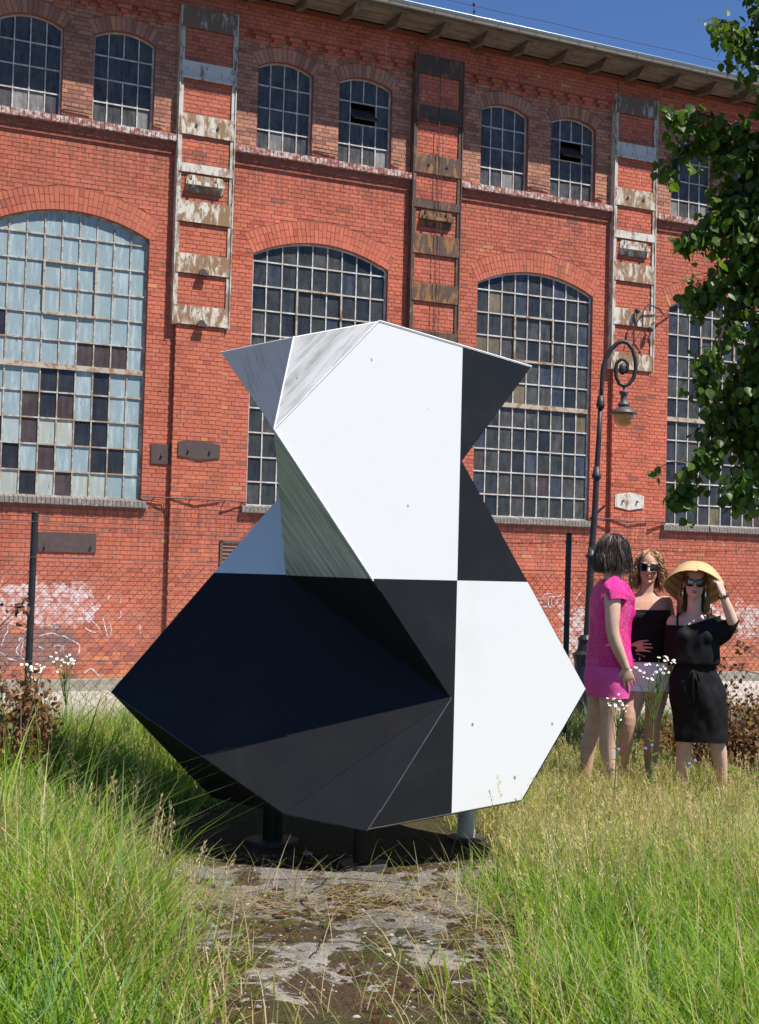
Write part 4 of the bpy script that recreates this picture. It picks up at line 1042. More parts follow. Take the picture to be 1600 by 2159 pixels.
def lips(P, ax, s, mat, parent, b):
    m = MB(); m.ell(P(0, .0875, -.0575)-b, (.020*s, .0085*s, .0042*s), ax, 16, 8); m.ell(P(0, .0865, -.0675)-b, (.0175*s, .0085*s, .0055*s), ax, 16, 8); m.build('lips', mat, parent, True)
def sunglasses(P, ax, s, parent, b, lens, frame):
    r, f, up = ax; fr = MB(); ls = MB()
    for q in (-1, 1):
        pts = []
        for i in range(18):
            th = 2*math.pi*i/18; x = .030*math.copysign(abs(math.cos(th))**.75, math.cos(th))*(1.06 if math.sin(th) > 0 else .92); z = .0255*math.copysign(abs(math.sin(th))**.8, math.sin(th))+.004*math.cos(th)*q*(math.sin(th) > 0)
            X = .0335*q+x; pts.append((X, .094-5.2*X*X-.02*max(0, -z), z-.002))
        ctr = (.0335*q, .097-5.2*.0335**2, -.002)
        V = [P(*ctr)-b]+[P(*p)-b for p in pts]
        ls.add(V, [(0, i+1, (i+1) % 18+1) for i in range(18)])
        fr.tube([P(*p)-b for p in pts+[pts[0]]], .0028*s, 6)
        fr.tube([P(.064*q, .076, .008)-b, P(.073*q, .055, .008)-b, P(.079*q, -.005, .004)-b, P(.077*q, -.022, -.008)-b], [.0042*s, .004*s, .003*s, .003*s], 6)
    fr.tube([P(-.007, .0945, .004)-b, P(0, .097, .008)-b, P(.007, .0945, .004)-b], .0025*s, 6)
    g = fr.build('sunglasses', frame, parent, True); ls.build('lens', lens, g, True)
def hand(mb, w_, d, nrm, size=1., curl=.35, thumb=1, spread=.09):
    """w_: wrist, d: direction of the fingers, nrm: back of the hand"""
    d = unit(d); nrm = unit(np.array(nrm)-d*(np.array(nrm) @ d)); sd = np.cross(d, nrm)*thumb   # towards the thumb
    L = .085*size
    loft(mb, [(w_-d*.005, sd*.022*size, nrm*.016*size), (w_+d*L*.35, sd*.033*size, nrm*.015*size), (w_+d*L*.75, sd*.040*size, nrm*.0135*size), (w_+d*L*1.02, sd*.038*size, nrm*.010*size)], 10, 16)
    for i, (o_, ln) in enumerate(((.031, .068), (.0105, .077), (-.0105, .071), (-.031, .056))):
        p = w_+d*L*(.98-.05*abs(i-1.2))+sd*o_*size; a = curl*(1+.12*i); q = [p-d*.012]; dd = unit(d+sd*spread*(1.5-i)*.9); r0 = .0082*size
        q.append(p); ang = 0
        for sgm in (.45, .31, .24):
            ang += a*(.6 if sgm == .45 else 1.); v = unit(dd*math.cos(ang)-nrm*math.sin(ang)); q.append(q[-1]+v*ln*size*sgm)
        D = catmull(q, 10); mb.tube(D, np.interp(np.linspace(0, 1, 10), [0, .5, 1], [r0, r0*.92, r0*.72]), 8); mb.ell(D[-1], [r0*.74]*3, k=8, m=6)
    p = w_+d*L*.22+sd*.024*size; v1 = unit(d*.62+sd*.75-nrm*.28); v2 = unit(d*.88+sd*.30-nrm*.42)
    q = [p-v1*.01, p+v1*.032*size, p+v1*.032*size+v2*.030*size, p+v1*.034*size+v2*.055*size]
    D = catmull(q, 9); mb.tube(D, np.interp(np.linspace(0, 1, 9), [0, .4, 1], [.013*size, .0105*size, .0075*size]), 8); mb.ell(D[-1], [.0078*size]*3, k=8, m=6)
def foot(mb, an, f):
    f = unit(f); r = np.cross(f, ZU_); g = np.array([an[0], an[1], .012])
    loft(mb, [(g-f*.055+ZU_*.03, r*.026, ZU_*.03), (g+ZU_*.035, r*.033, ZU_*.036), (g+f*.07+ZU_*.025, r*.036, ZU_*.027), (g+f*.13+ZU_*.012, r*.042, ZU_*.018), (g+f*.175+ZU_*.006, r*.032, ZU_*.012)], 14, 14)
    mb.tube([an, g+ZU_*.05], [.036, .033], 12)
def skin(name, c):
    m = Mat(name, .58, .3); p = m.pos(); n1 = m.noise(p, 14., 5, .65); n2 = m.noise(p, 90., 3)
    m.col(m.mix(.7, c, m.ramp(n1, [(.3, (.80, .70, .66)), (.7, (1.1, 1.1, 1.1))]), 'MULTIPLY')); m.bump(n2, .06, .003)
    m.b.inputs['Subsurface Weight'].default_value = .12; m.b.inputs['Subsurface Radius'].default_value = (.02, .008, .005)
    return m.m
def fabric(name, c, rough=.85, sc=220., bump=.25, spec=.15, sheen=0., var=.25):
    m = Mat(name, rough, spec); p = m.pos(); n1 = m.noise(p, sc, 3); n2 = m.noise(p, 7., 4)
    m.col(m.mix(var, c, m.ramp(n2, [(.3, .6), (.7, 1.2)]), 'MULTIPLY')); m.bump(n1, bump, .004)
    if sheen: m.b.inputs['Sheen Weight'].default_value = sheen
    return m.m
def hair_mat(name, cols, rough=.42):
    m = Mat(name, rough, .45); m.col(m.attr()); return m.m
lens_m = Mat('dark_lens', .06, .6); lens_m.col((.012, .008, .012)); lens_m = lens_m.m
frame_m = simple('glasses_frame', (.015, .013, .013), .25, .5)
def strands(name, roots, fn, mat, parent, b, pal, w_=.0035, seg=10, seed=1, extra=None):
    """fn(root, i) -> polyline (seg points) in world space; flat ribbons"""
    rg = np.random.default_rng(seed); V = []; F = []; C = []
    if extra is not None:
        eV, eF, ec = extra; V += [v-b for v in eV]; F += eF; C += [ec]*len(eV)
    for i, r in enumerate(roots):
        L = np.array(fn(r, i)); n = len(L); t = np.gradient(L, axis=0); t /= np.maximum(np.linalg.norm(t, axis=1, keepdims=True), 1e-9)
        sd = np.cross(t, rg.normal(size=3)); sd /= np.maximum(np.linalg.norm(sd, axis=1, keepdims=True), 1e-9)
        ww = w_*rg.uniform(.6, 1.3)*np.interp(np.linspace(0, 1, n), [0, .7, 1], [1, .9, .25])
        c = np.array(pal[rg.integers(len(pal))])*rg.uniform(.8, 1.2); o = len(V)
        for j in range(n): V += [L[j]-sd[j]*ww[j]-b, L[j]+sd[j]*ww[j]-b]; C += [c, c]
        F += [(o+2*j, o+2*j+1, o+2*j+3, o+2*j+2) for j in range(n-1)]
    return mesh(name, V, F, mat, parent, True, cols=C)
def drape(Ph, c0, R, rg, zend, flare=1.1, jit=.01, part=.0, seg=14, curl=None, ymax=9.):
    """strands that follow the skull from the root to its widest line, then hang"""
    c0 = np.array(c0); R = np.array(R)
    def fn(v, i):
        th = math.atan2(v[0], v[1]); a0 = math.acos(max(-1, min(1, v[2]))); th1 = th
        if part and abs(th) < part: th1 = math.copysign(part+rg.uniform(0, .25), th if abs(th) > .02 else rg.normal())
        ze = zend(v); k = rg.uniform(.97, 1.09); out = []; fl = flare*rg.uniform(.94, 1.06); ph = rg.uniform(0, 6.3)
        L1 = max(0, math.pi/2-a0)*R[2]; L2 = c0[2]-ze; T_ = L1+L2
        for t in np.linspace(0, 1, seg):
            s_ = t*T_
            tt = th+(th1-th)*min(1, t*2.2)
            if s_ < L1: al = a0+s_/R[2]; z = math.cos(al); rr = math.sin(al); g = 1.
            else:
                u = (s_-L1)/L2; z = math.cos(max(a0, math.pi/2))-u*L2/R[2]; rr = math.sin(max(a0, math.pi/2)) if a0 > math.pi/2 else 1.; g = 1+(fl-1)*math.sin(min(1, u*1.25)*math.pi/2)-.10*max(0, u-.75)
                if a0 > math.pi/2: rr = rr+(1-rr)*min(1, u*2)
            x, y = math.sin(tt)*rr*R[0]*k*g, math.cos(tt)*rr*R[1]*k*g; zz = z*R[2]*(k if z > 0 else 1)
            if y > ymax and s_ > L1*.6: y = ymax+(y-ymax)*.25
            e = jit*t; x += e*math.sin(ph+5*t); y += e*math.cos(ph*1.7+4*t)
            if curl: am, tw = curl; q = am*min(1, t*4); x += q*math.cos(ph+tw*t); y += q*math.sin(ph+tw*t); zz += q*.5*math.sin(2*ph+tw*t)
            out.append(Ph(c0[0]+x, c0[1]+y, c0[2]+zz))
        return out
    return fn
def finish(me, mat, base, label):
    me.materials.clear(); me.materials.append(mat)
    co = np.zeros(len(me.vertices)*3, np.float32); me.vertices.foreach_get('co', co); co = co.reshape(-1, 3)-np.array(base, np.float32); me.vertices.foreach_set('co', co.ravel())
    me.polygons.foreach_set('use_smooth', [True]*len(me.polygons)); me.update()
    o = bpy.data.objects.new('person', me); COL.objects.link(o); o.location = tuple(base); tag(o, label, 'person', 'women standing in the grass'); return o
def set_tree(mb, b): TREE[0] = BVHTree.FromPolygons([tuple(np.array(v)-b) for v in mb.V], mb.F)

def woman_pink():
    d = 8.9; P = lambda x, y, dd=0.: at(x, y, d+dd)
    f = unit((.93, .36, 0)); r = np.cross(f, ZU_); b = np.array([*P(1270, 1690)[:2], 0.])
    S_ = lambda x, y, a, bb, dd=0.: (P(x, y, dd), r*a, f*bb)
    mb = MB()
    loft(mb, [S_(1281, 1466, .10, .08), S_(1281, 1440, .165, .118), S_(1281, 1422, .172, .122), S_(1286, 1368, .128, .095), S_(1288, 1315, .130, .102), S_(1291, 1283, .140, .110), S_(1291, 1255, .165, .092), S_(1290, 1236, .140, .066), S_(1290, 1224, .075, .055), S_(1292, 1214, .052, .052), S_(1296, 1190, .050, .052)], 44, 28)
    for q in (-1, 1):
        mb.ell(P(1281, 1434)+r*.072*q-f*.052, (.080, .068, .078), np.array([r, f, ZU_])); mb.ell(P(1289, 1290)+r*.065*q+f*.058, (.058, .055, .058), np.array([r, f, ZU_]))
    limb(mb, [P(1287, 1438, -.07), P(1287, 1480, -.08), P(1283, 1530, -.08), P(1280, 1572, -.06), P(1285, 1620, -.05), P(1289, 1656, -.05)], [.090, .074, .054, .053, .040, .034])
    limb(mb, [P(1270, 1438, .08), P(1262, 1480, .10), P(1251, 1530, .12), P(1240, 1572, .14), P(1236, 1615, .15), P(1233, 1650, .15)], [.090, .074, .054, .053, .040, .034])
    set_tree(mb, b); foot(mb, P(1289, 1658, -.05), f); foot(mb, P(1232, 1652, .15), f)
    limb(mb, [P(1291, 1249, -.165), P(1291, 1290, -.20), P(1291, 1330, -.21), P(1302, 1368, -.20), P(1318, 1406, -.18)], [.058, .049, .041, .038, .026])
    hand(mb, P(1318, 1406, -.18), P(1328, 1445, -.16)-P(1318, 1406, -.18), r-f*.25, 1.0, .2, 1)
    limb(mb, [P(1294, 1249, .16), P(1294, 1295, .20), P(1294, 1335, .22), P(1300, 1368, .20), P(1308, 1400, .18)], [.054, .045, .037, .034, .0245])
    hand(mb, P(1308, 1400, .18), (.2, 0, -1), (0, .9, .2), .95, .3, -1)
    hc = P(1296, 1166); hf = unit((.93, .30, .0)); Ph, ax = head(mb, hc, hf, ZU_, .97)
    me = remesh(mb); pe = finish(me, skin('skin_fair', (.60, .40, .30)), b, 'person in pink sequin top and pink shorts turned to the others')
    lips(Ph, ax, .97, simple('lips_rose', (.45, .12, .12), .4), pe, b); sunglasses(Ph, ax, .97, pe, b, lens_m, frame_m)
    # sequin top
    m = Mat('pink_sequins', .32, .6); p = m.pos(); v = m.n('ShaderNodeTexVoronoi', i_Vector=p, i_Scale=260.); n1 = m.noise(p, 60., 3)
    n5 = m.noise(p, 95., 2, .7); m.col(m.mix(m.ramp(n5, [(.36, 0.), (.62, 1.)]), (.52, .004, .15), (1., .035, .36)))  # sparkle painted into the colour as bright and dark pink speckles
    nm = m.n('ShaderNodeMix', data_type='VECTOR'); 
    bp = m.n('ShaderNodeBump', i_Strength=.8, i_Distance=.006, i_Height=m.math('ADD', v.outputs[0], n1)); m.l(bp.outputs[0], m.b.inputs['Normal'])
    cloth('top', [S_(1285, 1402, .176, .122), S_(1285, 1370, .166, .115), S_(1286, 1330, .156, .112), S_(1288, 1290, .156, .115), S_(1289, 1262, .168, .104), S_(1289, 1244, .170, .082), S_(1289, 1231, .140, .070), S_(1289, 1222, .085, .062)], m.m, pe, 80, 90, .015, 10., 1., b)
    cloth('sleeve', [(P(1291, 1240, -.13), np.array([.055, .02, .05]), np.array([-.04, -.05, .05])), (P(1296, 1250, -.17), f*.068, np.array([.0, -.06, .035])), (P(1300, 1268, -.19), f*.063, np.array([0, -.055, .02]))], m.m, pe, 20, 40, .006, 14., 5., b)
    sm = Mat('pink_shorts', .8, .2); p = sm.pos(); wv = sm.n('ShaderNodeTexChecker', i_Vector=p, i_Scale=190.).outputs[1]
    sm.col(sm.mix(sm.noise(p, 9., 3), (.66, .07, .28), (.80, .12, .40))); sm.bump(wv, .25, .003)
    sh = cloth('shorts', [S_(1282, 1384, .155, .112), S_(1281, 1412, .172, .124), S_(1280, 1438, .176, .126), S_(1280, 1454, .172, .120), S_(1280, 1468, .168, .112)], sm.m, pe, 30, 64, .003, 16., 2., b)
    # bob of dark hair with grey strands
    hair = MB(); hair.ell(Ph(0, -.016, .026), (.080, .100, .094), ax, 24, 16)
    rg = np.random.default_rng(5); roots = []
    while len(roots) < 4600:
        v = rg.normal(size=3); v /= np.linalg.norm(v)
        if v[2] < -.1 or (v[1] > .55 and v[2] < .5): continue
        roots.append(v)
    fn = drape(Ph, (0, -.016, .026), (.085, .106, .100), rg, lambda v: -.108+.016*rg.normal()-.016*abs(v[0])+.012*(v[1] < -.5), 1.12, .016)
    strands('hair', roots, fn, hair_mat('hair_dark', 0), pe, b, [(.055, .040, .032), (.065, .047, .036), (.045, .033, .027), (.042, .031, .026), (.13, .095, .075), (.07, .045, .032), (.095, .062, .044), (.11, .078, .06)], .0016, extra=(hair.V, hair.F, (.04, .027, .02)), seed=3)
woman_pink()

def woman_blond():
    d = 9.2; P = lambda x, y, dd=0.: at(x, y, d+dd)
    f = unit((-.10, -1, 0)); r = np.cross(f, ZU_); b = np.array([*P(1345, 1675)[:2], 0.])
    S_ = lambda x, y, a, bb, dd=0.: (P(x, y, dd), r*a, f*bb)
    mb = MB()
    loft(mb, [S_(1364, 1468, .10, .08), S_(1364, 1445, .165, .112), S_(1363, 1425, .172, .118), S_(1362, 1362, .122, .092), S_(1362, 1325, .128, .098), S_(1361, 1295, .142, .108), S_(1361, 1275, .160, .088), S_(1361, 1261, .140, .064), S_(1362, 1252, .07, .052), S_(1364, 1243, .049, .050), S_(1367, 1220, .047, .050)], 44, 28)
    for q in (-1, 1):
        mb.ell(P(1364, 1436)+r*.075*q-f*.06, (.085, .075, .08), np.array([r, f, ZU_])); mb.ell(P(1361, 1300)+r*.07*q+f*.072, (.06, .055, .058), np.array([r, f, ZU_]))
        mb.tube([P(1362, 1256)+r*.02*q+f*.045, P(1361, 1262)+r*.13*q+f*.03], .011, 8)
    limb(mb, [P(1343, 1438), P(1334, 1478, -.06), P(1324, 1520, -.12), P(1317, 1565, -.08), P(1310, 1612, -.03), P(1305, 1650)], [.090, .073, .054, .053, .040, .034])
    limb(mb, [P(1385, 1438), P(1382, 1478, .0), P(1376, 1520, -.02), P(1373, 1565, .02), P(1371, 1612, .05), P(1370, 1648, .06)], [.090, .073, .054, .053, .040, .034])
    set_tree(mb, b); foot(mb, P(1305, 1652), f); foot(mb, P(1370, 1650, .06), f)
    limb(mb, [P(1323, 1271), P(1313, 1302, .08), P(1304, 1332, .16), P(1316, 1352, .07), P(1331, 1364, -.06)], [.052, .042, .036, .034, .024])
    hand(mb, P(1331, 1364, -.06), P(1352, 1362, -.12)-P(1331, 1364, -.06), (-.15, -1, .25), .98, .28, 1)
    limb(mb, [P(1401, 1272), P(1410, 1298, .06), P(1417, 1323, .11), P(1414, 1343, .04), P(1407, 1357, -.04)], [.052, .042, .036, .034, .024])
    hand(mb, P(1407, 1357, -.04), P(1397, 1376, -.10)-P(1407, 1357, -.04), (.5, -1, .1), .9, .35, -1)
    hc = P(1368, 1197); hf = unit((-.22, -1, .02)); up = unit((.06, 0, 1)); Ph, ax = head(mb, hc, hf, up, .97)
    me = remesh(mb); pe = finish(me, skin('skin_tan', (.52, .315, .215)), b, 'person with curly blond hair in strapless black top and white shorts')
    lips(Ph, ax, .97, simple('lips_pink', (.42, .12, .11), .4), pe, b); sunglasses(Ph, ax, .97, pe, b, lens_m, frame_m)
    bkm = Mat('black_ruffle', .8, .2); p = bkm.pos(); n1 = bkm.noise(bkm.map(p, (30, 30, 75)), 1., 4, .6, 1.); bkm.col(bkm.mix(n1, (.006, .0055, .006), (.016, .015, .0155))); bkm.bump(n1, 1., .015)
    cloth('top', [S_(1362, 1394, .172, .126), S_(1362, 1375, .152, .116), S_(1362, 1350, .138, .108), S_(1362, 1322, .142, .114), S_(1361, 1300, .158, .128), S_(1361, 1285, .160, .120)], bkm.m, pe, 60, 80, .013, 15., 3., b, (.7, .7, 2.))
    wm = fabric('white_cotton', (.74, .75, .78), .8, 160., .2)
    sh = cloth('shorts', [S_(1362, 1384, .160, .116), S_(1363, 1405, .176, .126), S_(1364, 1432, .186, .130), S_(1364, 1446, .172, .122), S_(1364, 1452, .12, .09)], wm, pe, 40, 72, .009, 15., 2., b)
    for x in (1343, 1386):
        cloth('shorts_leg', [(P(x, 1430), r*.098, f*.112), (P(x, 1442), r*.100, f*.110), (P(x, 1455), r*.104, f*.112)], wm, sh, 16, 48, .004, 18., x, b)
    # curls
    rg = np.random.default_rng(8); roots = []
    while len(roots) < 2000:
        v = rg.normal(size=3); v /= np.linalg.norm(v)
        if v[2] < -.15 or (v[1] > .40 and v[2] < .74): continue
        roots.append(v)
    hair = MB(); hair.ell(Ph(0, -.024, .024), (.075, .092, .092), ax, 24, 16)
    fn = drape(Ph, (0, -.020, .026), (.080, .098, .096), rg, lambda v: rg.uniform(-.17, -.06), 1.28, .02, 1.15, 24, (.011, 21.), .045)
    strands('hair', roots, fn, hair_mat('hair_blond', 0, .5), pe, b, [(.42, .25, .10), (.52, .34, .15), (.33, .185, .07), (.24, .13, .05), (.56, .40, .20)], .0021, extra=(hair.V, hair.F, (.22, .125, .05)), seed=9)
    for q in (-1, 1):
        e = MB(); e.lathe([(.002, 0), (.004, .02), (.0055, .04), (.002, .05)], 0, 0, 8); o = e.build('earring', simple('silver', (.7, .7, .7), .2, .5, .9), pe); o.location = tuple(Ph(.078*q, .0, -.105)-b)
woman_blond()

def woman_hat():
    d = 9.0; P = lambda x, y, dd=0.: at(x, y, d+dd)
    f = unit((-.18, -1, 0)); r = np.cross(f, ZU_); b = np.array([*P(1480, 1682)[:2], 0.])
    S_ = lambda x, y, a, bb, dd=0., tl=0.: (P(x, y, dd), r*a-ZU_*a*tl, f*bb)
    mb = MB()
    loft(mb, [S_(1473, 1500, .10, .08), S_(1472, 1478, .158, .11), S_(1471, 1458, .165, .115), S_(1463, 1402, .118, .09), S_(1463, 1365, .125, .097), S_(1464, 1338, .138, .106), S_(1465, 1318, .155, .086), S_(1464, 1304, .135, .062), S_(1463, 1295, .065, .050), S_(1463, 1286, .046, .048), S_(1464, 1258, .045, .048)], 44, 28)
    for q in (-1, 1):
        mb.ell(P(1471, 1466)+r*.07*q-f*.06, (.08, .07, .075), np.array([r, f, ZU_])); mb.ell(P(1464, 1342)+r*.068*q+f*.07, (.058, .052, .056), np.array([r, f, ZU_]))
        mb.tube([P(1463, 1298)+r*.02*q+f*.042, P(1465, 1304)+r*.125*q+f*.026], .010, 8)
    limb(mb, [P(1453, 1472), P(1449, 1510, -.02), P(1445, 1548, -.03), P(1441, 1590, -.0), P(1439, 1655, .04)], [.088, .070, .050, .050, .034])
    limb(mb, [P(1491, 1472), P(1500, 1510, -.02), P(1508, 1548, -.02), P(1516, 1590), P(1522, 1655, .05)], [.088, .070, .050, .050, .034])
    set_tree(mb, b); foot(mb, P(1439, 1658, .04), f); foot(mb, P(1522, 1658, .05), f)
    # raised arm, hand at the brim
    limb(mb, [P(1509, 1310), P(1530, 1318, -.08), P(1547, 1324, -.14), P(1537, 1290, -.16), P(1523, 1254, -.17)], [.050, .043, .037, .034, .0235])
    hand(mb, P(1523, 1254, -.17), P(1516, 1226, -.15)-P(1523, 1254, -.17), (.65, -.7, .1), .92, .62, 1)
    limb(mb, [P(1421, 1313), P(1417, 1350, .03), P(1415, 1392, .08), P(1430, 1415, .14), P(1450, 1425, .17)], [.050, .043, .037, .033, .024])
    hand(mb, P(1450, 1425, .17), (.9, .1, -.3), (0, 1, 0), .9, .3, 1)
    hc = P(1465, 1229); hf = unit((-.22, -1, .03)); up = unit((.05, 0, 1)); sc = .94; Ph, ax = head(mb, hc, hf, up, sc)
    me = remesh(mb); pe = finish(me, skin('skin_pale', (.62, .42, .33)), b, 'person in black off-shoulder dress holding the brim of a straw hat')
    lips(Ph, ax, sc, simple('lips_red', (.55, .02, .035), .3, .5), pe, b); sunglasses(Ph, ax, sc, pe, b, lens_m, frame_m)
    dm = fabric('black_jersey', (.0062, .0056, .0062), .7, 260., .2, .2, .0, .5)
    dr = cloth('dress', [S_(1480, 1563, .158, .118), S_(1476, 1530, .162, .120), S_(1473, 1490, .172, .125), S_(1470, 1455, .172, .124), S_(1466, 1425, .150, .110), S_(1463, 1407, .132, .102), S_(1463, 1396, .158, .122), S_(1463, 1372, .160, .124, 0, .06), S_(1465, 1345, .164, .122, 0, .16), S_(1466, 1325, .166, .108, 0, .26), S_(1466, 1312, .158, .094, 0, .33)], dm, pe, 120, 96, .017, 8., 4., b, (1.1, 1.1, .55))
    # wide sleeve draped from the raised arm
    z3 = ZU_; cloth('sleeve', [(P(1490, 1338, -.02), z3*.115, f*.105), (P(1508, 1336, -.03), z3*.105, f*.095), (P(1524, 1332, -.07), z3*.080, f*.075), (P(1540, 1327, -.12), z3*.055, f*.058), (P(1552, 1322, -.15), z3*.043+np.array([.02, 0, 0]), f*.048)], dm, dr, 34, 48, .008, 10., 9., b)
    cloth('sleeve', [(P(1421, 1318, .0), r*.052, f*.060), (P(1419, 1345, .02), r*.056, f*.062), (P(1418, 1380, .05), r*.055, f*.060), (P(1424, 1404, .07), r*.045, f*.055)], dm, dr, 26, 40, .006, 10., 6., b)
    st = MB(); st.tube([P(1428, 1322, -.075)-b, P(1428, 1302, -.07)-b, P(1430, 1293, -.02)-b, P(1431, 1300, .05)-b], .0065, 6); st.build('strap', dm, pe, True); st = MB(); st.tube([P(1499, 1300, -.06)-b, P(1499, 1287, -.045)-b, P(1499, 1284, .0)-b], .006, 6); st.build('strap', dm, pe, True)
    bow = MB(); q = lambda x, y: P(x, y, -.128)-b
    bow.tube([q(x, y) for x, y in ((1461, 1414), (1454, 1420), (1450, 1438), (1456, 1447), (1462, 1436), (1463, 1416))], .006, 6); bow.tube([q(x, y) for x, y in ((1463, 1414), (1470, 1420), (1474, 1434), (1469, 1440), (1464, 1424))], .006, 6)
    bow.tube([q(x, y) for x, y in ((1462, 1414), (1460, 1450), (1459, 1492))], .006, 6); bow.tube([q(x, y) for x, y in ((1464, 1414), (1472, 1450), (1473, 1486))], .005, 6)
    bow.tube([P(1463, 1407)-b+r*.136*math.cos(a)+f*.106*math.sin(a) for a in np.linspace(0, 6.283, 40)], .008, 6); bow.build('waist_tie', dm, dr, True)
    # straw hat: bell shaped floppy brim
    hm = Mat('straw', .7, .25); p = hm.pos(); n1 = hm.noise(p, 160., 3); n2 = hm.noise(p, 9., 3); hm.col(hm.mix(.5, hm.attr(), hm.ramp(n1, [(.3, .75), (.7, 1.15)]), 'MULTIPLY')); hm.bump(n1, .3, .003); hm.b.inputs['Transmission Weight'].default_value = .0
    V = []; C = []; na, nr = 96, 46; hx = lambda a: (math.sin(a), math.cos(a))
    for i in range(nr):
        t = i/(nr-1)
        for j in range(na):
            a = 2*math.pi*j/na; fr = .5+.5*math.cos(a)          # 1 at the front
            Rb = .205+.014*math.sin(a*2+.6)+.006*(1-fr); ze = .056*fr-.165*(1-fr)**1.2+.014*math.sin(a*3+1.)-.02*math.sin(a)*0
            if math.sin(a) < 0: ze += .012
            rr = Rb*t; z = ze+(.138-ze)*math.cos(math.pi/2*t**1.35)
            rdg = .0022*math.sin(t*nr*1.35); z += rdg
            x, y = hx(a); V.append(Ph(x*rr*1.06, y*rr*1.1-.012, z+.012)-b); s_ = .5+.5*math.sin(t*nr*1.35)
            C.append((.70-.28*s_, .49-.22*s_, .26-.14*s_))
    F = [(i*na+j, i*na+(j+1) % na, (i+1)*na+(j+1) % na, (i+1)*na+j) for i in range(nr-1) for j in range(na)]+[tuple(range(na-1, -1, -1))]
    m_ = len(V); V2 = [v-ax[2]*.0035 for v in V]; F += [tuple(q_+m_ for q_ in ff[::-1]) for ff in F]+[((nr-1)*na+j, (nr-1)*na+j+m_, (nr-1)*na+(j+1) % na+m_, (nr-1)*na+(j+1) % na) for j in range(na)]
    mesh('straw_hat', V+V2, F, hm.m, pe, True, cols=C+C)
    rg = np.random.default_rng(12); roots = []
    while len(roots) < 1500:
        v = rg.normal(size=3); v /= np.linalg.norm(v)
        if v[2] < -.3 or (v[1] > .35): continue
        roots.append(v)
    hair = MB(); hair.ell(Ph(0, -.020, .018), (.076, .094, .090), ax, 20, 12)
    fn = drape(Ph, (0, -.018, .02), (.079, .096, .09), rg, lambda v: rg.uniform(-.25, -.15), 1.16, .012, 1.35, 12, None, .0)
    strands('hair', roots, fn, hair_mat('hair_auburn', 0), pe, b, [(.30, .145, .05), (.38, .20, .075), (.22, .10, .04), (.42, .25, .11)], .0022, extra=(hair.V, hair.F, (.16, .075, .03)), seed=13)
    br = MB(); wp = P(1525, 1257, -.17)-b; dv = unit(P(1537, 1290, -.16)-P(1523, 1254, -.17)); a1 = unit(np.cross(dv, (0, 1, 0))); a2 = np.cross(dv, a1)
    for i in range(12):
        th = i*math.pi/6; br.ell(wp+(a1*math.cos(th)+a2*math.sin(th))*.030, (.0085,)*3, k=8, m=6)
    tag(br.build('bracelet', simple('dark_beads', (.03, .02, .018), .35, .5), pe, True), kind='stuff')
    for q_ in (-1, 1):
        e = MB(); e.lathe([(.002, 0), (.005, .012), (.005, .028), (.0015, .045)], 0, 0, 8); o = e.build('earring', bpy.data.materials['silver'], pe); o.location = tuple(Ph(.077*q_, .0, -.10)-b)
woman_hat()
# ------------------------------------------------------------------ tree on the right
def leaf_mat(name, rough=.5, trans=.35):
    m = Mat(name, rough, .35); c = m.attr(); m.col(c)
    tr = m.n('ShaderNodeBsdfTranslucent'); m.l(m.mix(1., c, (1.25, 1.35, .55), 'MULTIPLY'), tr.inputs[0])
    mx = m.n('ShaderNodeMixShader'); mx.inputs[0].default_value = trans
    out = [n for n in m.t.nodes if n.type == 'OUTPUT_MATERIAL'][0]
    m.l(m.b.outputs[0], mx.inputs[1]); m.l(tr.outputs[0], mx.inputs[2]); m.l(mx.outputs[0], out.inputs[0]); return m.m
M['leaf'] = leaf_mat('linden_leaf', .42, .48); M['grass'] = leaf_mat('grass_blade', .55, .45); M['weed'] = leaf_mat('weed_leaf', .5, .35)
M['bark'] = simple('bark', (.07, .055, .045), .9, .1, var=.4, sc=18, bump=.8)
LEAF = np.array([(0, 0, 0), (.30, .10, .03), (.50, .38, .05), (.36, .72, .02), (.0, 1.08, -.10), (-.36, .72, .02), (-.50, .38, .05), (-.30, .10, .03), (0, .45, -.05)])  # heart shaped blade
LEAFF = [(0, 1, 8), (1, 2, 8), (2, 3, 8), (3, 4, 8), (4, 5, 8), (5, 6, 8), (6, 7, 8), (7, 0, 8)]
def leaves_mesh(name, pos, axis_d, nrm, size, cols, mat, parent, base, shape=LEAF, faces=LEAFF):
    n = len(pos); d = axis_d/np.linalg.norm(axis_d, axis=1, keepdims=True)
    nn = nrm-d*np.sum(nrm*d, 1, keepdims=True); nn /= np.maximum(np.linalg.norm(nn, axis=1, keepdims=True), 1e-6); sd = np.cross(d, nn)
    V = pos[:, None, :]+size[:, None, None]*(shape[None, :, 0:1]*sd[:, None, :]+shape[None, :, 1:2]*d[:, None, :]+shape[None, :, 2:3]*nn[:, None, :])
    k = len(shape); F = (np.array(faces)[None]+(np.arange(n)*k)[:, None, None]).reshape(-1, len(faces[0]))
    C = np.repeat(cols, k, axis=0)
    return npmesh(name, V.reshape(-1, 3)-np.array(base), F, mat, parent, False, C)
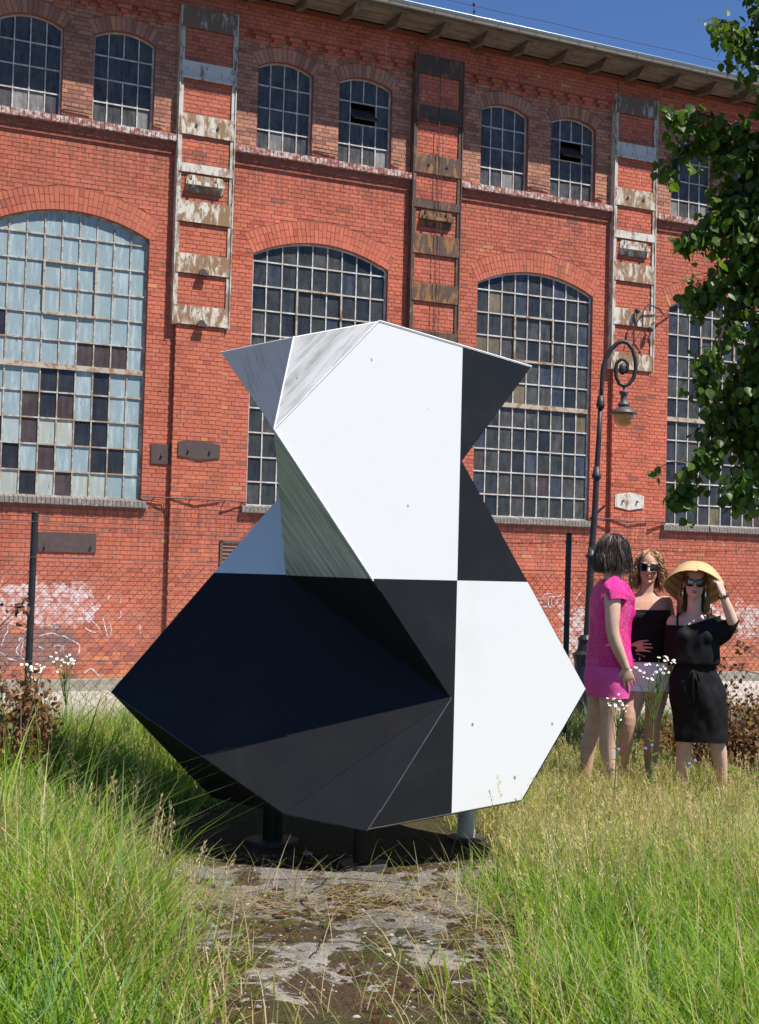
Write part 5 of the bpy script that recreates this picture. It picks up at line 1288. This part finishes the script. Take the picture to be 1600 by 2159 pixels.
def make_tree():
    d0 = 10.3; base = np.array([4.55, 10.9, 0]); rg = np.random.default_rng(21)
    root = empty('linden_tree', tuple(base)); tag(root, 'leafy green linden tree whose branches hang in from the right edge', 'tree')
    t = MB(); tp = [(0, 0, -.1), (.02, 0, .6), (-.03, .02, 1.8), (.02, .0, 3.2), (-.02, .05, 4.6), (0, 0, 6.4)]
    t.tube(tp, [.24, .19, .165, .14, .11, .06], 14); t.build('trunk', M['bark'], root, True)
    W = lambda x, y, dd=0.: at(x, y, d0+dd)-base
    # main limbs from the trunk, then hanging branches given by their course
    br = [[(1760, 520), (1680, 230), (1600, 120), (1545, 70), (1530, 45)], [(1740, 480), (1670, 330), (1580, 285), (1500, 245), (1418, 240)], [(1740, 500), (1640, 330), (1540, 310), (1460, 300), (1410, 365)],
          [(1760, 620), (1650, 440), (1560, 450), (1490, 480), (1440, 495)], [(1750, 640), (1650, 500), (1560, 540), (1505, 600), (1480, 640)], [(1760, 700), (1650, 580), (1560, 640), (1510, 730), (1480, 830)],
          [(1760, 740), (1650, 680), (1570, 780), (1520, 860), (1500, 900)], [(1770, 800), (1660, 800), (1580, 880), (1500, 930), (1455, 985), (1440, 1055)], [(1770, 850), (1680, 860), (1610, 930), (1570, 1000), (1560, 1040)],
          [(1740, 420), (1660, 200), (1620, 60), (1600, -40)], [(1760, 560), (1680, 420), (1610, 400), (1570, 520), (1560, 640)], [(1760, 600), (1690, 520), (1630, 620), (1600, 760), (1585, 880)], [(1730, 430), (1680, 120), (1700, -150)], [(1720, 520), (1800, 250), (1900, 100)], [(1740, 700), (1880, 640), (1980, 700)], [(1800, 300), (1950, 200), (2050, 350)], [(1800, 500), (1960, 460), (2080, 560)], [(1790, 600), (1900, 800), (1990, 900)], [(1780, 200), (1800, -50), (1850, -200)],
          [(1760, 660), (1680, 600), (1620, 700), (1590, 860), (1600, 1000)], [(1750, 540), (1640, 360), (1560, 380), (1530, 420), (1520, 470)]]
    bm_ = MB(); P = []; D = []; spread = []
    for i, b in enumerate(br):
        dd = rg.uniform(-.25, .55, len(b)); dd = np.cumsum(np.diff(np.concatenate([[0.], dd]))*.6)
        pts = [W(x, y, q) for (x, y), q in zip(b, dd)]
        hz = pts[0][2]; pts = [np.array([.0, .02, hz-.35])]+pts
        L = catmull(pts, 26); bm_.tube(L, np.interp(np.linspace(0, 1, 26), [0, .35, 1], [.06, .028, .004]), 6)
        n = 66 if i < 9 else 84
        for u in np.concatenate([rg.uniform(.34, 1., n), rg.uniform(.12, .5, 34)]):
            k = min(int(u*25), 24); p = L[k]+(L[k+1]-L[k])*(u*25-k); rad = .18*(1.12-u*.75)
            off = rg.normal(size=3)*rad*np.array([1, 1, .85]); e = p+off+np.array([0, 0, -.06])
            if u < .999: bm_.tube([p, p+off*.55+np.array([0, 0, .01]), e], [.004, .003, .0018], 4)
            m = rg.integers(4, 8)
            for q in range(m):
                f = rg.uniform(.15, 1.05); P.append(p+(e-p)*f+rg.normal(size=3)*(.035 if u > .34 else .16)); D.append(np.array([rg.normal()*.55, rg.normal()*.55, -1.])+off*.6)
    bm_.build('branches', M['bark'], root, True)
    P = np.array(P); D = np.array(D); n = len(P)
    nr = rg.normal(size=(n, 3))*.55+np.array([.1, -.55, .75]); sz = rg.uniform(.042, .088, n)
    g = rg.uniform(0, 1, (n, 1)); C = (1-g)*np.array([[.045, .105, .013]])+g*np.array([[.13, .205, .025]]); C *= rg.uniform(.75, 1.2, (n, 1))
    # the largest leaves that face the camera are single parts, the remaining crown is one part
    px = (P+base-CAM); zz = px @ FW; X = IW/2+FPX*(px @ RA)/zz; Y = IH/2-FPX*(px @ UA)/zz
    vis = np.where((X < 1600) & (Y > 0) & (Y < 1100))[0]; sel = vis[np.argsort(-(sz/zz)[vis])][:220]
    mask = np.ones(n, bool); mask[sel] = False
    cr = leaves_mesh('crown', P[mask], D[mask], nr[mask], sz[mask], C[mask], M['leaf'], root, (0, 0, 0)); cr['kind'] = 'stuff'
    for i in sel:
        o = leaves_mesh('leaf', np.zeros((1, 3)), D[i:i+1], nr[i:i+1], sz[i:i+1], C[i:i+1], M['leaf'], root, (0, 0, 0)); o.location = tuple(P[i])
make_tree()

# ------------------------------------------------------------------ grass
def blades(rg, X, Y, H, Wd, C0, C1, lean, bend, seg=4):
    n = len(X); Z = gz(X, Y)
    th = rg.uniform(0, 2*np.pi, n); dx, dy = np.cos(th), np.sin(th)
    ph = th+np.pi/2+rg.normal(0, .5, n); sx, sy = np.cos(ph), np.sin(ph)
    t = np.linspace(0, 1, seg+1); V = []; C = []
    for i, tt in enumerate(t):
        out = H*(lean*tt+bend*tt**2.2); up = H*(tt-.35*bend*tt**2.5)
        x, y, z = X+dx*out, Y+dy*out, Z-.01+up
        w_ = Wd*(1-tt**1.6)*.5+.0002; c = C0+(C1-C0)*tt
        V.append(np.stack([x-sx*w_, y-sy*w_, z], 1)); V.append(np.stack([x+sx*w_, y+sy*w_, z], 1)); C += [c, c]
    k = 2*(seg+1); V = np.stack(V, 1).reshape(-1, 3); C = np.stack(C, 1).reshape(-1, 3)
    base = (np.arange(n)*k)[:, None, None]; q = np.array([(2*i, 2*i+1, 2*i+3, 2*i+2) for i in range(seg)])[None]
    return V, (base+q).reshape(-1, 4), C
def fbm(X, Y, s, seed=0.):
    return np.array([mnoise.fractal(Vector((x*s+seed, y*s, seed)), 1., 2., 3) for x, y in zip(X, Y)])
def make_grass():
    rg = np.random.default_rng(4)
    def sample(n, y0, y1, side=None):
        Y = y0+(y1-y0)*rg.uniform(0, 1, n)**.9; q = rg.uniform(-1, 1, n); e = .285*Y+.45; X = np.where(np.abs(q) < .74, q/.74*e, np.sign(q)*(e+(np.abs(q)-.74)/.26*2.6)); return X, Y
    # field density: none on the concrete, thin at its edge
    X, Y = sample(285000, 3.4, 12.2); m = slab_mask(X, Y)
    N1 = fbm(X, Y, 1.3, 3.); keep = (m+N1*.16 > -.30) & (rg.uniform(0, 1, len(X)) < np.clip((m+N1*.22+.10)*3.2, 0., 1.)+.035*(m > -.35)*(Y < 6.4)) & (wdist(X, Y) > 12.9)
    keep &= rg.uniform(0, 1, len(X)) < np.clip(.75+N1*.9, .25, 1.)
    X, Y, m, N1 = X[keep], Y[keep], m[keep], N1[keep]
    N2 = fbm(X, Y, .6, 9.); n = len(X)
    right = smooth(.1, .9, X); dry = np.clip(.18+.60*right*smooth(5.4, 7.4, Y)+.35*right*smooth(4.5, 6., Y)*.4+N2*.7+.35*(1-smooth(-.1, .3, m)), 0, .9)
    H = rg.uniform(.09, .31, n)*(.62+.68*smooth(-.15, .45, m))*(1+.55*N2)*(1.18-.25*right); H = np.where(rg.uniform(0, 1, n) < .12, H*1.5, H)
    Wd = rg.uniform(.0036, .0085, n)*(1.15-.25*right); isdry = rg.uniform(0, 1, n) < dry*.8; Wd = np.where(isdry, Wd*.6, Wd); Wd = np.where(rg.uniform(0, 1, n) < .16+.16*(X < 0), Wd*2.0, Wd); Hn = np.clip(1-.42*smooth(.35, 1.0, X)*smooth(6.3, 7.6, Y), .5, 1); H = H*Hn
    g = rg.uniform(0, 1, (n, 1)); cg = (1-g)*np.array([[.12, .26, .020]])+g*np.array([[.32, .42, .045]]); bl = rg.uniform(0, 1, (n, 1)) < .14; cg = np.where(bl, np.array([[.14, .26, .085]]), cg)
    cd_ = np.array([[.55, .44, .23]])*rg.uniform(.7, 1.2, (n, 1)); C1 = np.where(isdry[:, None], cd_, cg*rg.uniform(.8, 1.25, (n, 1))); C0 = np.where(isdry[:, None], cd_*.9, cg*.85)
    V, F, C = blades(rg, X, Y, H, Wd, C0, C1, rg.uniform(.05, .45, n), rg.uniform(.05, .75, n))
    tag(npmesh('grass', V, F, M['grass'], None, True, C), 'tall uncut grass, lush green with dry straw-coloured patches', 'grass', kind='stuff')
    # rough growth beyond the fence
    Y = rg.uniform(10.6, 16.5, 26000); X = rg.uniform(-.45, .45, 26000)*Y; k = (wdist(X, Y) < 13.6) & (wdist(X, Y) > 9.7); X, Y = X[k], Y[k]; n = len(X)
    g = rg.uniform(0, 1, (n, 1)); cg = (1-g)*np.array([[.11, .19, .03]])+g*np.array([[.30, .31, .09]])
    V, F, C = blades(rg, X, Y, rg.uniform(.10, .42, n), rg.uniform(.004, .009, n), cg*.85, cg, rg.uniform(.05, .4, n), rg.uniform(.05, .6, n), 3)
    tag(npmesh('rough_grass', V, F, M['grass'], None, True, C), 'rough grass on the bank behind the chain link fence', 'grass', kind='stuff')
    # thin tufts and straw on the concrete
    X, Y = rg.uniform(-1.5, .75, 3600), rg.uniform(3.8, 7.6, 3600)
    N1 = fbm(X, Y, 2.1, 17.); m = slab_mask(X, Y); k = (m < .02) & ((N1 > .18) | (rg.uniform(0, 1, len(X)) < .08) | ((np.abs(Y-6.05+.1*N1) < .16) & (rg.uniform(0, 1, len(X)) < .8))) & ~((Y > 6.45) & (m < -.25)); X, Y = X[k], Y[k]; n = len(X)
    isd = rg.uniform(0, 1, (n, 1)) < .55; c = np.where(isd, np.array([[.52, .42, .23]]), np.array([[.20, .28, .05]]))*rg.uniform(.7, 1.2, (n, 1))
    V, F, C = blades(rg, X, Y, rg.uniform(.06, .26, n), rg.uniform(.0018, .0042, n), c*.9, c, rg.uniform(.1, .9, n), rg.uniform(.1, .8, n))
    tag(npmesh('sparse_grass', V, F, M['grass'], None, True, C), 'thin grass tufts growing from cracks in the mossy concrete', 'grass', kind='stuff')
    # litter: dead straw lying flat
    n = 12000; X = rg.uniform(-1.4, .95, n); Y = rg.uniform(3.9, 6.7, n); m = slab_mask(X, Y); N1 = fbm(X, Y, 1.7, 5.)
    k = (rg.uniform(0, 1, n) < np.clip(.06+.55*N1+.95*np.exp(-((Y-5.88-.08*N1)/.20)**2)+.45*smooth(-.22, .1, m), 0, 1)); X, Y = X[k], Y[k]; n = len(X)
    L = rg.uniform(.015, .075, n); L = np.where(rg.uniform(0, 1, n) < .035, L*5, L); th = rg.normal(0, .9, n); w_ = rg.uniform(.0008, .002, n); z = .028+rg.uniform(0, .018, n)
    dx, dy = np.cos(th)*L/2, np.sin(th)*L/2; sx, sy = -np.sin(th)*w_, np.cos(th)*w_; dz = rg.normal(0, .008, n)
    V = np.stack([np.stack([X-dx-sx, Y-dy-sy, z-dz], 1), np.stack([X-dx+sx, Y-dy+sy, z-dz+.001], 1), np.stack([X+dx+sx, Y+dy+sy, z+dz+.001], 1), np.stack([X+dx-sx, Y+dy-sy, z+dz], 1)], 1).reshape(-1, 3)
    c = np.repeat(np.array([[.38, .28, .15]])*rg.uniform(.3, 1.2, (n, 1)), 4, axis=0)
    tag(npmesh('straw_litter', V, np.arange(4*n).reshape(-1, 4), M['grass'], None, False, c), 'dead straw scattered over the mossy concrete path', 'straw', kind='stuff')
    # flowering stalks with seed heads
    X, Y = sample(6600, 3.9, 10.4); m = slab_mask(X, Y); right = smooth(-.1, .8, X)
    k = (m > -.02) & (rg.uniform(0, 1, len(X)) < .30+.7*right*smooth(4.6, 6.6, Y)); X, Y = X[k], Y[k]
    V = []; F = []; C = []
    for x, y in zip(X, Y):
        h = rg.uniform(.28, .52)*(1.0 if x > 0 else 1.08)*(1-.42*float(smooth(.35, 1., x)*smooth(6.3, 7.6, y))); th = rg.uniform(0, 6.28); ln = rg.uniform(.03, .3); z0 = float(gz(x, y)); c = np.array([.60, .49, .28])*rg.uniform(.7, 1.2) if rg.uniform() < .8 else np.array([.22, .26, .08])
        pts = [np.array([x+math.cos(th)*ln*h*t**1.8, y+math.sin(th)*ln*h*t**1.8, z0+h*t*(1-.12*ln*t)]) for t in (0, .3, .6, .82, 1.)]
        sd = np.array([-math.sin(th), math.cos(th), 0]); o = len(V)
        for q in pts: V += [q-sd*.0011, q+sd*.0011]; C += [c, c]
        F += [(o+2*i, o+2*i+1, o+2*i+3, o+2*i+2) for i in range(4)]
        kind = rg.uniform(); a, b = pts[-2], pts[-1]; ax_ = b-a
        nsp = 26 if kind < .45 else 20; hl = rg.uniform(.08, .17)
        top = pts[-1]; tdir = unit(pts[-1]-pts[-2])
        for j in range(nsp):
            u = j/nsp; c2 = c*rg.uniform(.85, 1.3)*np.array([1., .95, .95]); r_ = (.028*(1-u)+.003) if kind < .45 else .0045
            e = top-tdir*hl*(1-u)+np.array([rg.normal()*r_, rg.normal()*r_, rg.normal()*r_*.5]); dv = unit(tdir+rg.normal(size=3)*.35); s2 = unit(np.cross(dv, rg.normal(size=3))); l_ = rg.uniform(.006, .012); w_ = .0021
            o = len(V); V += [e-dv*l_, e+s2*w_, e+dv*l_, e-s2*w_]; C += [c2]*4; F.append((o, o+1, o+2, o+3))
    tag(npmesh('seed_stalks', V, F, M['grass'], None, False, C), 'dry flowering grass stalks with loose seed heads', 'grass', kind='stuff')
make_grass()

# ------------------------------------------------------------------ flowers and weeds
def daisy(name, x, y, d, hts, label, seed, big=1., leafy=1., grp='white daisy fleabane plants'):
    rg = np.random.default_rng(seed); base = at(x, y, d); base[2] = float(gz(base[0], base[1])); root = empty(name, tuple(base)); tag(root, label, 'flower', grp)
    ctr = np.mean([at(a, b, d) for a, b in hts], 0)-base; fork = ctr*.88; fork[2] = ctr[2]*.86
    st = MB(); L = catmull([np.zeros(3), ctr*.3+rg.normal(size=3)*.012, fork], 14); st.tube(L, np.linspace(.0055, .003, 14), 6)
    hts = list(hts)+[(a+rg.normal()*7, b+rg.normal()*6) for a, b in hts if rg.uniform() < .4]
    gm = bpy.data.materials.get('stem_green') or simple('stem_green', (.10, .16, .035), .6); pm = bpy.data.materials.get('petal_white') or simple('petal_white', (.80, .79, .76), .7, var=.05); ym = bpy.data.materials.get('disc_yellow') or simple('disc_yellow', (.62, .42, .03), .7)
    for a, b in hts:
        p = at(a, b, d+rg.uniform(-.05, .05))-base; s = L[rg.integers(10, 14)]; st.tube(catmull([s, (s+p)/2+np.array([0, 0, -.01]), p], 7), np.linspace(.0022, .0013, 7), 5)
        n = unit(np.array([rg.normal()*.35+.15, rg.normal()*.3-.45, .75])); u = unit(np.cross(n, (1, .2, .1))); v = np.cross(n, u); R_ = .0088*big*rg.uniform(.75, 1.2); h = MB()
        for q in range(14):
            t0 = q*2*math.pi/14; dr = u*math.cos(t0)+v*math.sin(t0); sd_ = -u*math.sin(t0)+v*math.cos(t0)
            h.add([p+dr*R_*.25-sd_*R_*.1, p+dr*R_*.25+sd_*R_*.1, p+dr*R_*1.02+sd_*R_*.19-n*R_*.15, p+dr*R_*1.02-sd_*R_*.19-n*R_*.15], [(0, 1, 2, 3)])
        fl = h.build('flower_head', pm, root); fl['kind'] = 'stuff'
        c = MB(); c.ell(p+n*.001, (R_*.42,)*3, k=8, m=5); c.build('flower_disc', ym, fl, True)
    st.build('stem', gm, root, True)
    n = int(26*leafy); t = rg.uniform(.08, 1., n); P = np.array([L[int(q*13)] for q in t]); D = np.stack([rg.normal(size=n), rg.normal(size=n), rg.uniform(-.2, .9, n)], 1)
    shape = np.array([(0, 0, 0), (.16, .3, .02), (.15, .6, .0), (0, 1., -.12), (-.15, .6, .0), (-.16, .3, .02), (0, .45, -.03)]); fc = [(0, 1, 6), (1, 2, 6), (2, 3, 6), (3, 4, 6), (4, 5, 6), (5, 0, 6)]
    C = np.array([[.10, .19, .03]])*rg.uniform(.7, 1.3, (n, 1)); sz = rg.uniform(.04, .085, n)*(1.15-.6*t)
    for i in range(n):
        o = leaves_mesh('leaf', np.zeros((1, 3)), D[i:i+1], np.array([[0, -.3, 1.]]), sz[i:i+1], C[i:i+1], M['weed'], root, (0, 0, 0), shape, fc); o.location = tuple(P[i])
daisy('fleabane_plant', 1292, 1700, 8.1, [(1280, 1472), (1291, 1476), (1303, 1464), (1306, 1478), (1297, 1486), (1312, 1486), (1321, 1488), (1285, 1487), (1304, 1495), (1314, 1494), (1300, 1511), (1307, 1518), (1318, 1500)], 'shorter white daisy fleabane in front of the pink shorts', 1)
daisy('fleabane_plant', 1362, 1690, 8.2, [(1389, 1386), (1400, 1384), (1408, 1391), (1415, 1398), (1422, 1397), (1386, 1403), (1396, 1404), (1392, 1412), (1402, 1409), (1383, 1417), (1408, 1417), (1362, 1401), (1370, 1400), (1349, 1414), (1357, 1418), (1340, 1407), (1365, 1430), (1375, 1432), (1398, 1419)], 'taller white daisy fleabane in front of the white shorts', 2, 1.1)
daisy('fleabane_plant', 140, 1600, 9.0, [(108, 1384), (120, 1388), (130, 1391), (136, 1396), (141, 1384), (147, 1381), (151, 1390), (156, 1393), (128, 1404), (144, 1399), (122, 1416), (136, 1407), (153, 1402), (113, 1395), (148, 1396)], 'white fleabane with many flower heads right of the left fence post', 3, 1.15, 1.3)
daisy('fleabane_plant', 92, 1600, 9.1, [(57, 1401), (66, 1406), (76, 1411), (84, 1403), (70, 1415), (84, 1416), (93, 1406), (66, 1410), (78, 1400), (74, 1432), (88, 1410)], 'white fleabane overlapping the left fence post', 4, 1.15, 1.)
def chicory(x, y, d, label, seed):
    rg = np.random.default_rng(seed); p0 = at(x, y, d); base = np.array([p0[0]-.02, p0[1], 0.]); root = empty('chicory_flower', tuple(base)); tag(root, label, 'flower', 'blue chicory flowers')
    st = MB(); top = p0-base; st.tube(catmull([np.zeros(3), top*.5+np.array([.012, 0, 0]), top], 8), .002, 5); st.build('stem', bpy.data.materials['stem_green'], root, True)
    bm_ = bpy.data.materials.get('petal_blue') or simple('petal_blue', (.13, .14, .46), .6, var=.1)
    for k in range(2):
        p = top+np.array([rg.normal()*.012, rg.normal()*.01, -k*.022]); n = unit((rg.normal()*.3, -.7, .5)); u = unit(np.cross(n, (1, .3, 0))); v = np.cross(n, u); h = MB()
        for q in range(11):
            t0 = q*2*math.pi/11; dr = u*math.cos(t0)+v*math.sin(t0); sd_ = -u*math.sin(t0)+v*math.cos(t0); R_ = .0085
            h.add([p, p+dr*R_*.6+sd_*R_*.2, p+dr*R_+sd_*R_*.16, p+dr*R_-sd_*R_*.16, p+dr*R_*.6-sd_*R_*.2], [(0, 1, 2, 3, 4)])
        h.build('flower_head', bm_, root)['kind'] = 'stuff'
chicory(1303, 1580, 8.0, 'blue chicory blossoms by the ankle of the person in pink', 1); chicory(1373, 1571, 8.15, 'blue chicory blossoms below the tall fleabane', 2); chicory(1455, 1602, 8.3, 'blue chicory blossoms below the hem of the black dress', 3)
def weed(name, x, y, d, n, h, spread, label, seed, col=(.085, .16, .028)):
    rg = np.random.default_rng(seed); base = at(x, y, d); base[2] = float(gz(base[0], base[1])); root = empty(name, tuple(base)); tag(root, label, 'plant', 'leafy weeds at the fence')
    st = MB(); P = []; D = []
    for k in range(max(3, n//14)):
        e = np.array([rg.normal()*spread, rg.normal()*spread*.7, h*rg.uniform(.6, 1.1)]); L = catmull([np.zeros(3), e*.5+np.array([0, 0, h*.12]), e], 10); st.tube(L, np.linspace(.004, .0018, 10), 5)
        for q in range(14):
            u = rg.uniform(.2, 1.); P.append(L[int(u*9)]+rg.normal(size=3)*.01); D.append(np.array([rg.normal(), rg.normal(), rg.uniform(-.4, .4)]))
    st.build('stem', bpy.data.materials['stem_green'], root, True)
    P = np.array(P); D = np.array(D); m = len(P); C = np.array([col])*rg.uniform(.65, 1.4, (m, 1))
    o = leaves_mesh('foliage', P, D, rg.normal(size=(m, 3))*.3+np.array([0, -.25, 1.]), rg.uniform(.035, .07, m), C, M['weed'], root, (0, 0, 0)); o['kind'] = 'stuff'
weed('bramble', 215, 1580, 9.2, 130, .30, .16, 'low bramble with round leaves left of the sculpture tip', 5)
weed('bramble', 160, 1600, 8.8, 90, .26, .13, 'low leafy weed below the flowering fleabane', 6, (.11, .19, .03))
weed('bramble', 1345, 1640, 9.9, 110, .24, .15, 'low green weed behind the legs of the women', 7)
weed('bramble', 1575, 1600, 9.3, 60, .22, .10, 'small green weed under the dead hedge at the right edge', 8, (.12, .2, .03))

# ------------------------------------------------------------------ dead brown hedge plants
def dead_bush(x, y, d, w_, h, n, label, seed, lift=(), curl=.05):
    rg = np.random.default_rng(seed); base = at(x, y, d); base[2] = float(gz(base[0], base[1])); root = empty('dead_bush', tuple(base)); tag(root, label, 'bush', 'dead brown bushes at the fence')
    tw = MB(); P = []; D = []
    for k in range(n):
        e = np.array([rg.uniform(-1, 1)*w_, rg.uniform(-.5, .5)*w_*.8, rg.uniform(.15, 1.)*h]); s = np.array([e[0]*.45+rg.normal()*w_*.15, e[1]*.4, 0.])
        L = catmull([s, (s+e)/2+rg.normal(size=3)*.06, e], 10); tw.tube(L, np.linspace(.005, .0016, 10), 5)
        for q in range(56):
            u = rg.uniform(.15, 1.02); P.append(L[min(int(u*9), 9)]+rg.normal(size=3)*.05); D.append(rg.normal(size=3)+np.array([0, 0, -.5]))
    for pts in lift:
        L = catmull([at(a, b, d+c)-base for a, b, c in pts], 12); tw.tube(L, np.linspace(.006, .002, 12), 5)
        for q in range(26):
            u = rg.uniform(.45, 1.0); P.append(L[int(u*11)]+rg.normal(size=3)*.022); D.append(rg.normal(size=3)+np.array([0, 0, -.5]))
    tw.build('branches', bpy.data.materials.get('dead_twig') or simple('dead_twig', (.20, .145, .11), .85, var=.3), root, True)
    P = np.array(P); D = np.array(D); m = len(P); sh = LEAF.copy(); sh[:, 0] *= .75; sh[:, 2] += np.array([.1, .28, .42, .25, -.2, .25, .42, .28, 0.])*.8
    g = rg.uniform(0, 1, (m, 1)); C = ((1-g)*np.array([[.14, .065, .034]])+g*np.array([[.36, .185, .10]]))*rg.uniform(.55, 1.3, (m, 1))
    o = leaves_mesh('dead_leaves', P, D, rg.normal(size=(m, 3)), rg.uniform(.018, .044, m), C, M['weed'], root, (0, 0, 0), sh); o['kind'] = 'stuff'
dead_bush(8, 1640, 8.0, .27, .80, 60, 'withered bush with curled brown leaves at the left edge', 31, [[(-10, 1330, 0), (20, 1300, 0), (45, 1275, .05), (52, 1290, .05)], [(20, 1560, 0), (45, 1500, 0), (60, 1420, 0)], [(30, 1620, 0), (62, 1560, 0), (80, 1490, 0)]])
dead_bush(1590, 1560, 9.7, .55, .72, 80, 'withered brown bush behind the person in black at the right edge', 32, [[(1620, 1500, 0), (1560, 1492, -.05), (1520, 1488, -.05)], [(1620, 1425, 0), (1560, 1412, 0), (1515, 1402, 0)], [(1610, 1395, 0), (1570, 1368, 0), (1535, 1358, 0)]])
dead_bush(1430, 1600, 10.1, .35, .28, 26, 'low pile of dead brown twigs behind the legs of the women', 33)
# a few loose stones on the slab
for i, (x, y, s) in enumerate(((650, 1803, .018), (592, 1752, .012), (770, 1790, .011), (905, 1812, .010))):
    p = gr(x, y, .03); rg = np.random.default_rng(i); b = MB(); b.ell((0, 0, s*.35), (s*1.5, s, s*.55), k=9, m=6); V = np.array(b.V)*(1+rg.normal(size=(len(b.V), 1))*.06)
    o = mesh('stone', V, b.F, bpy.data.materials.get('stone_grey') or simple('stone_grey', (.28, .26, .24), .9), None, True); o.location = tuple(p)
    tag(o, ['pale flat pebble in the shade in front of the left leg', 'small pebble beside the left foot plate', 'small pebble left of the front leg', 'small pebble between front leg and white leg'][i], 'stone')
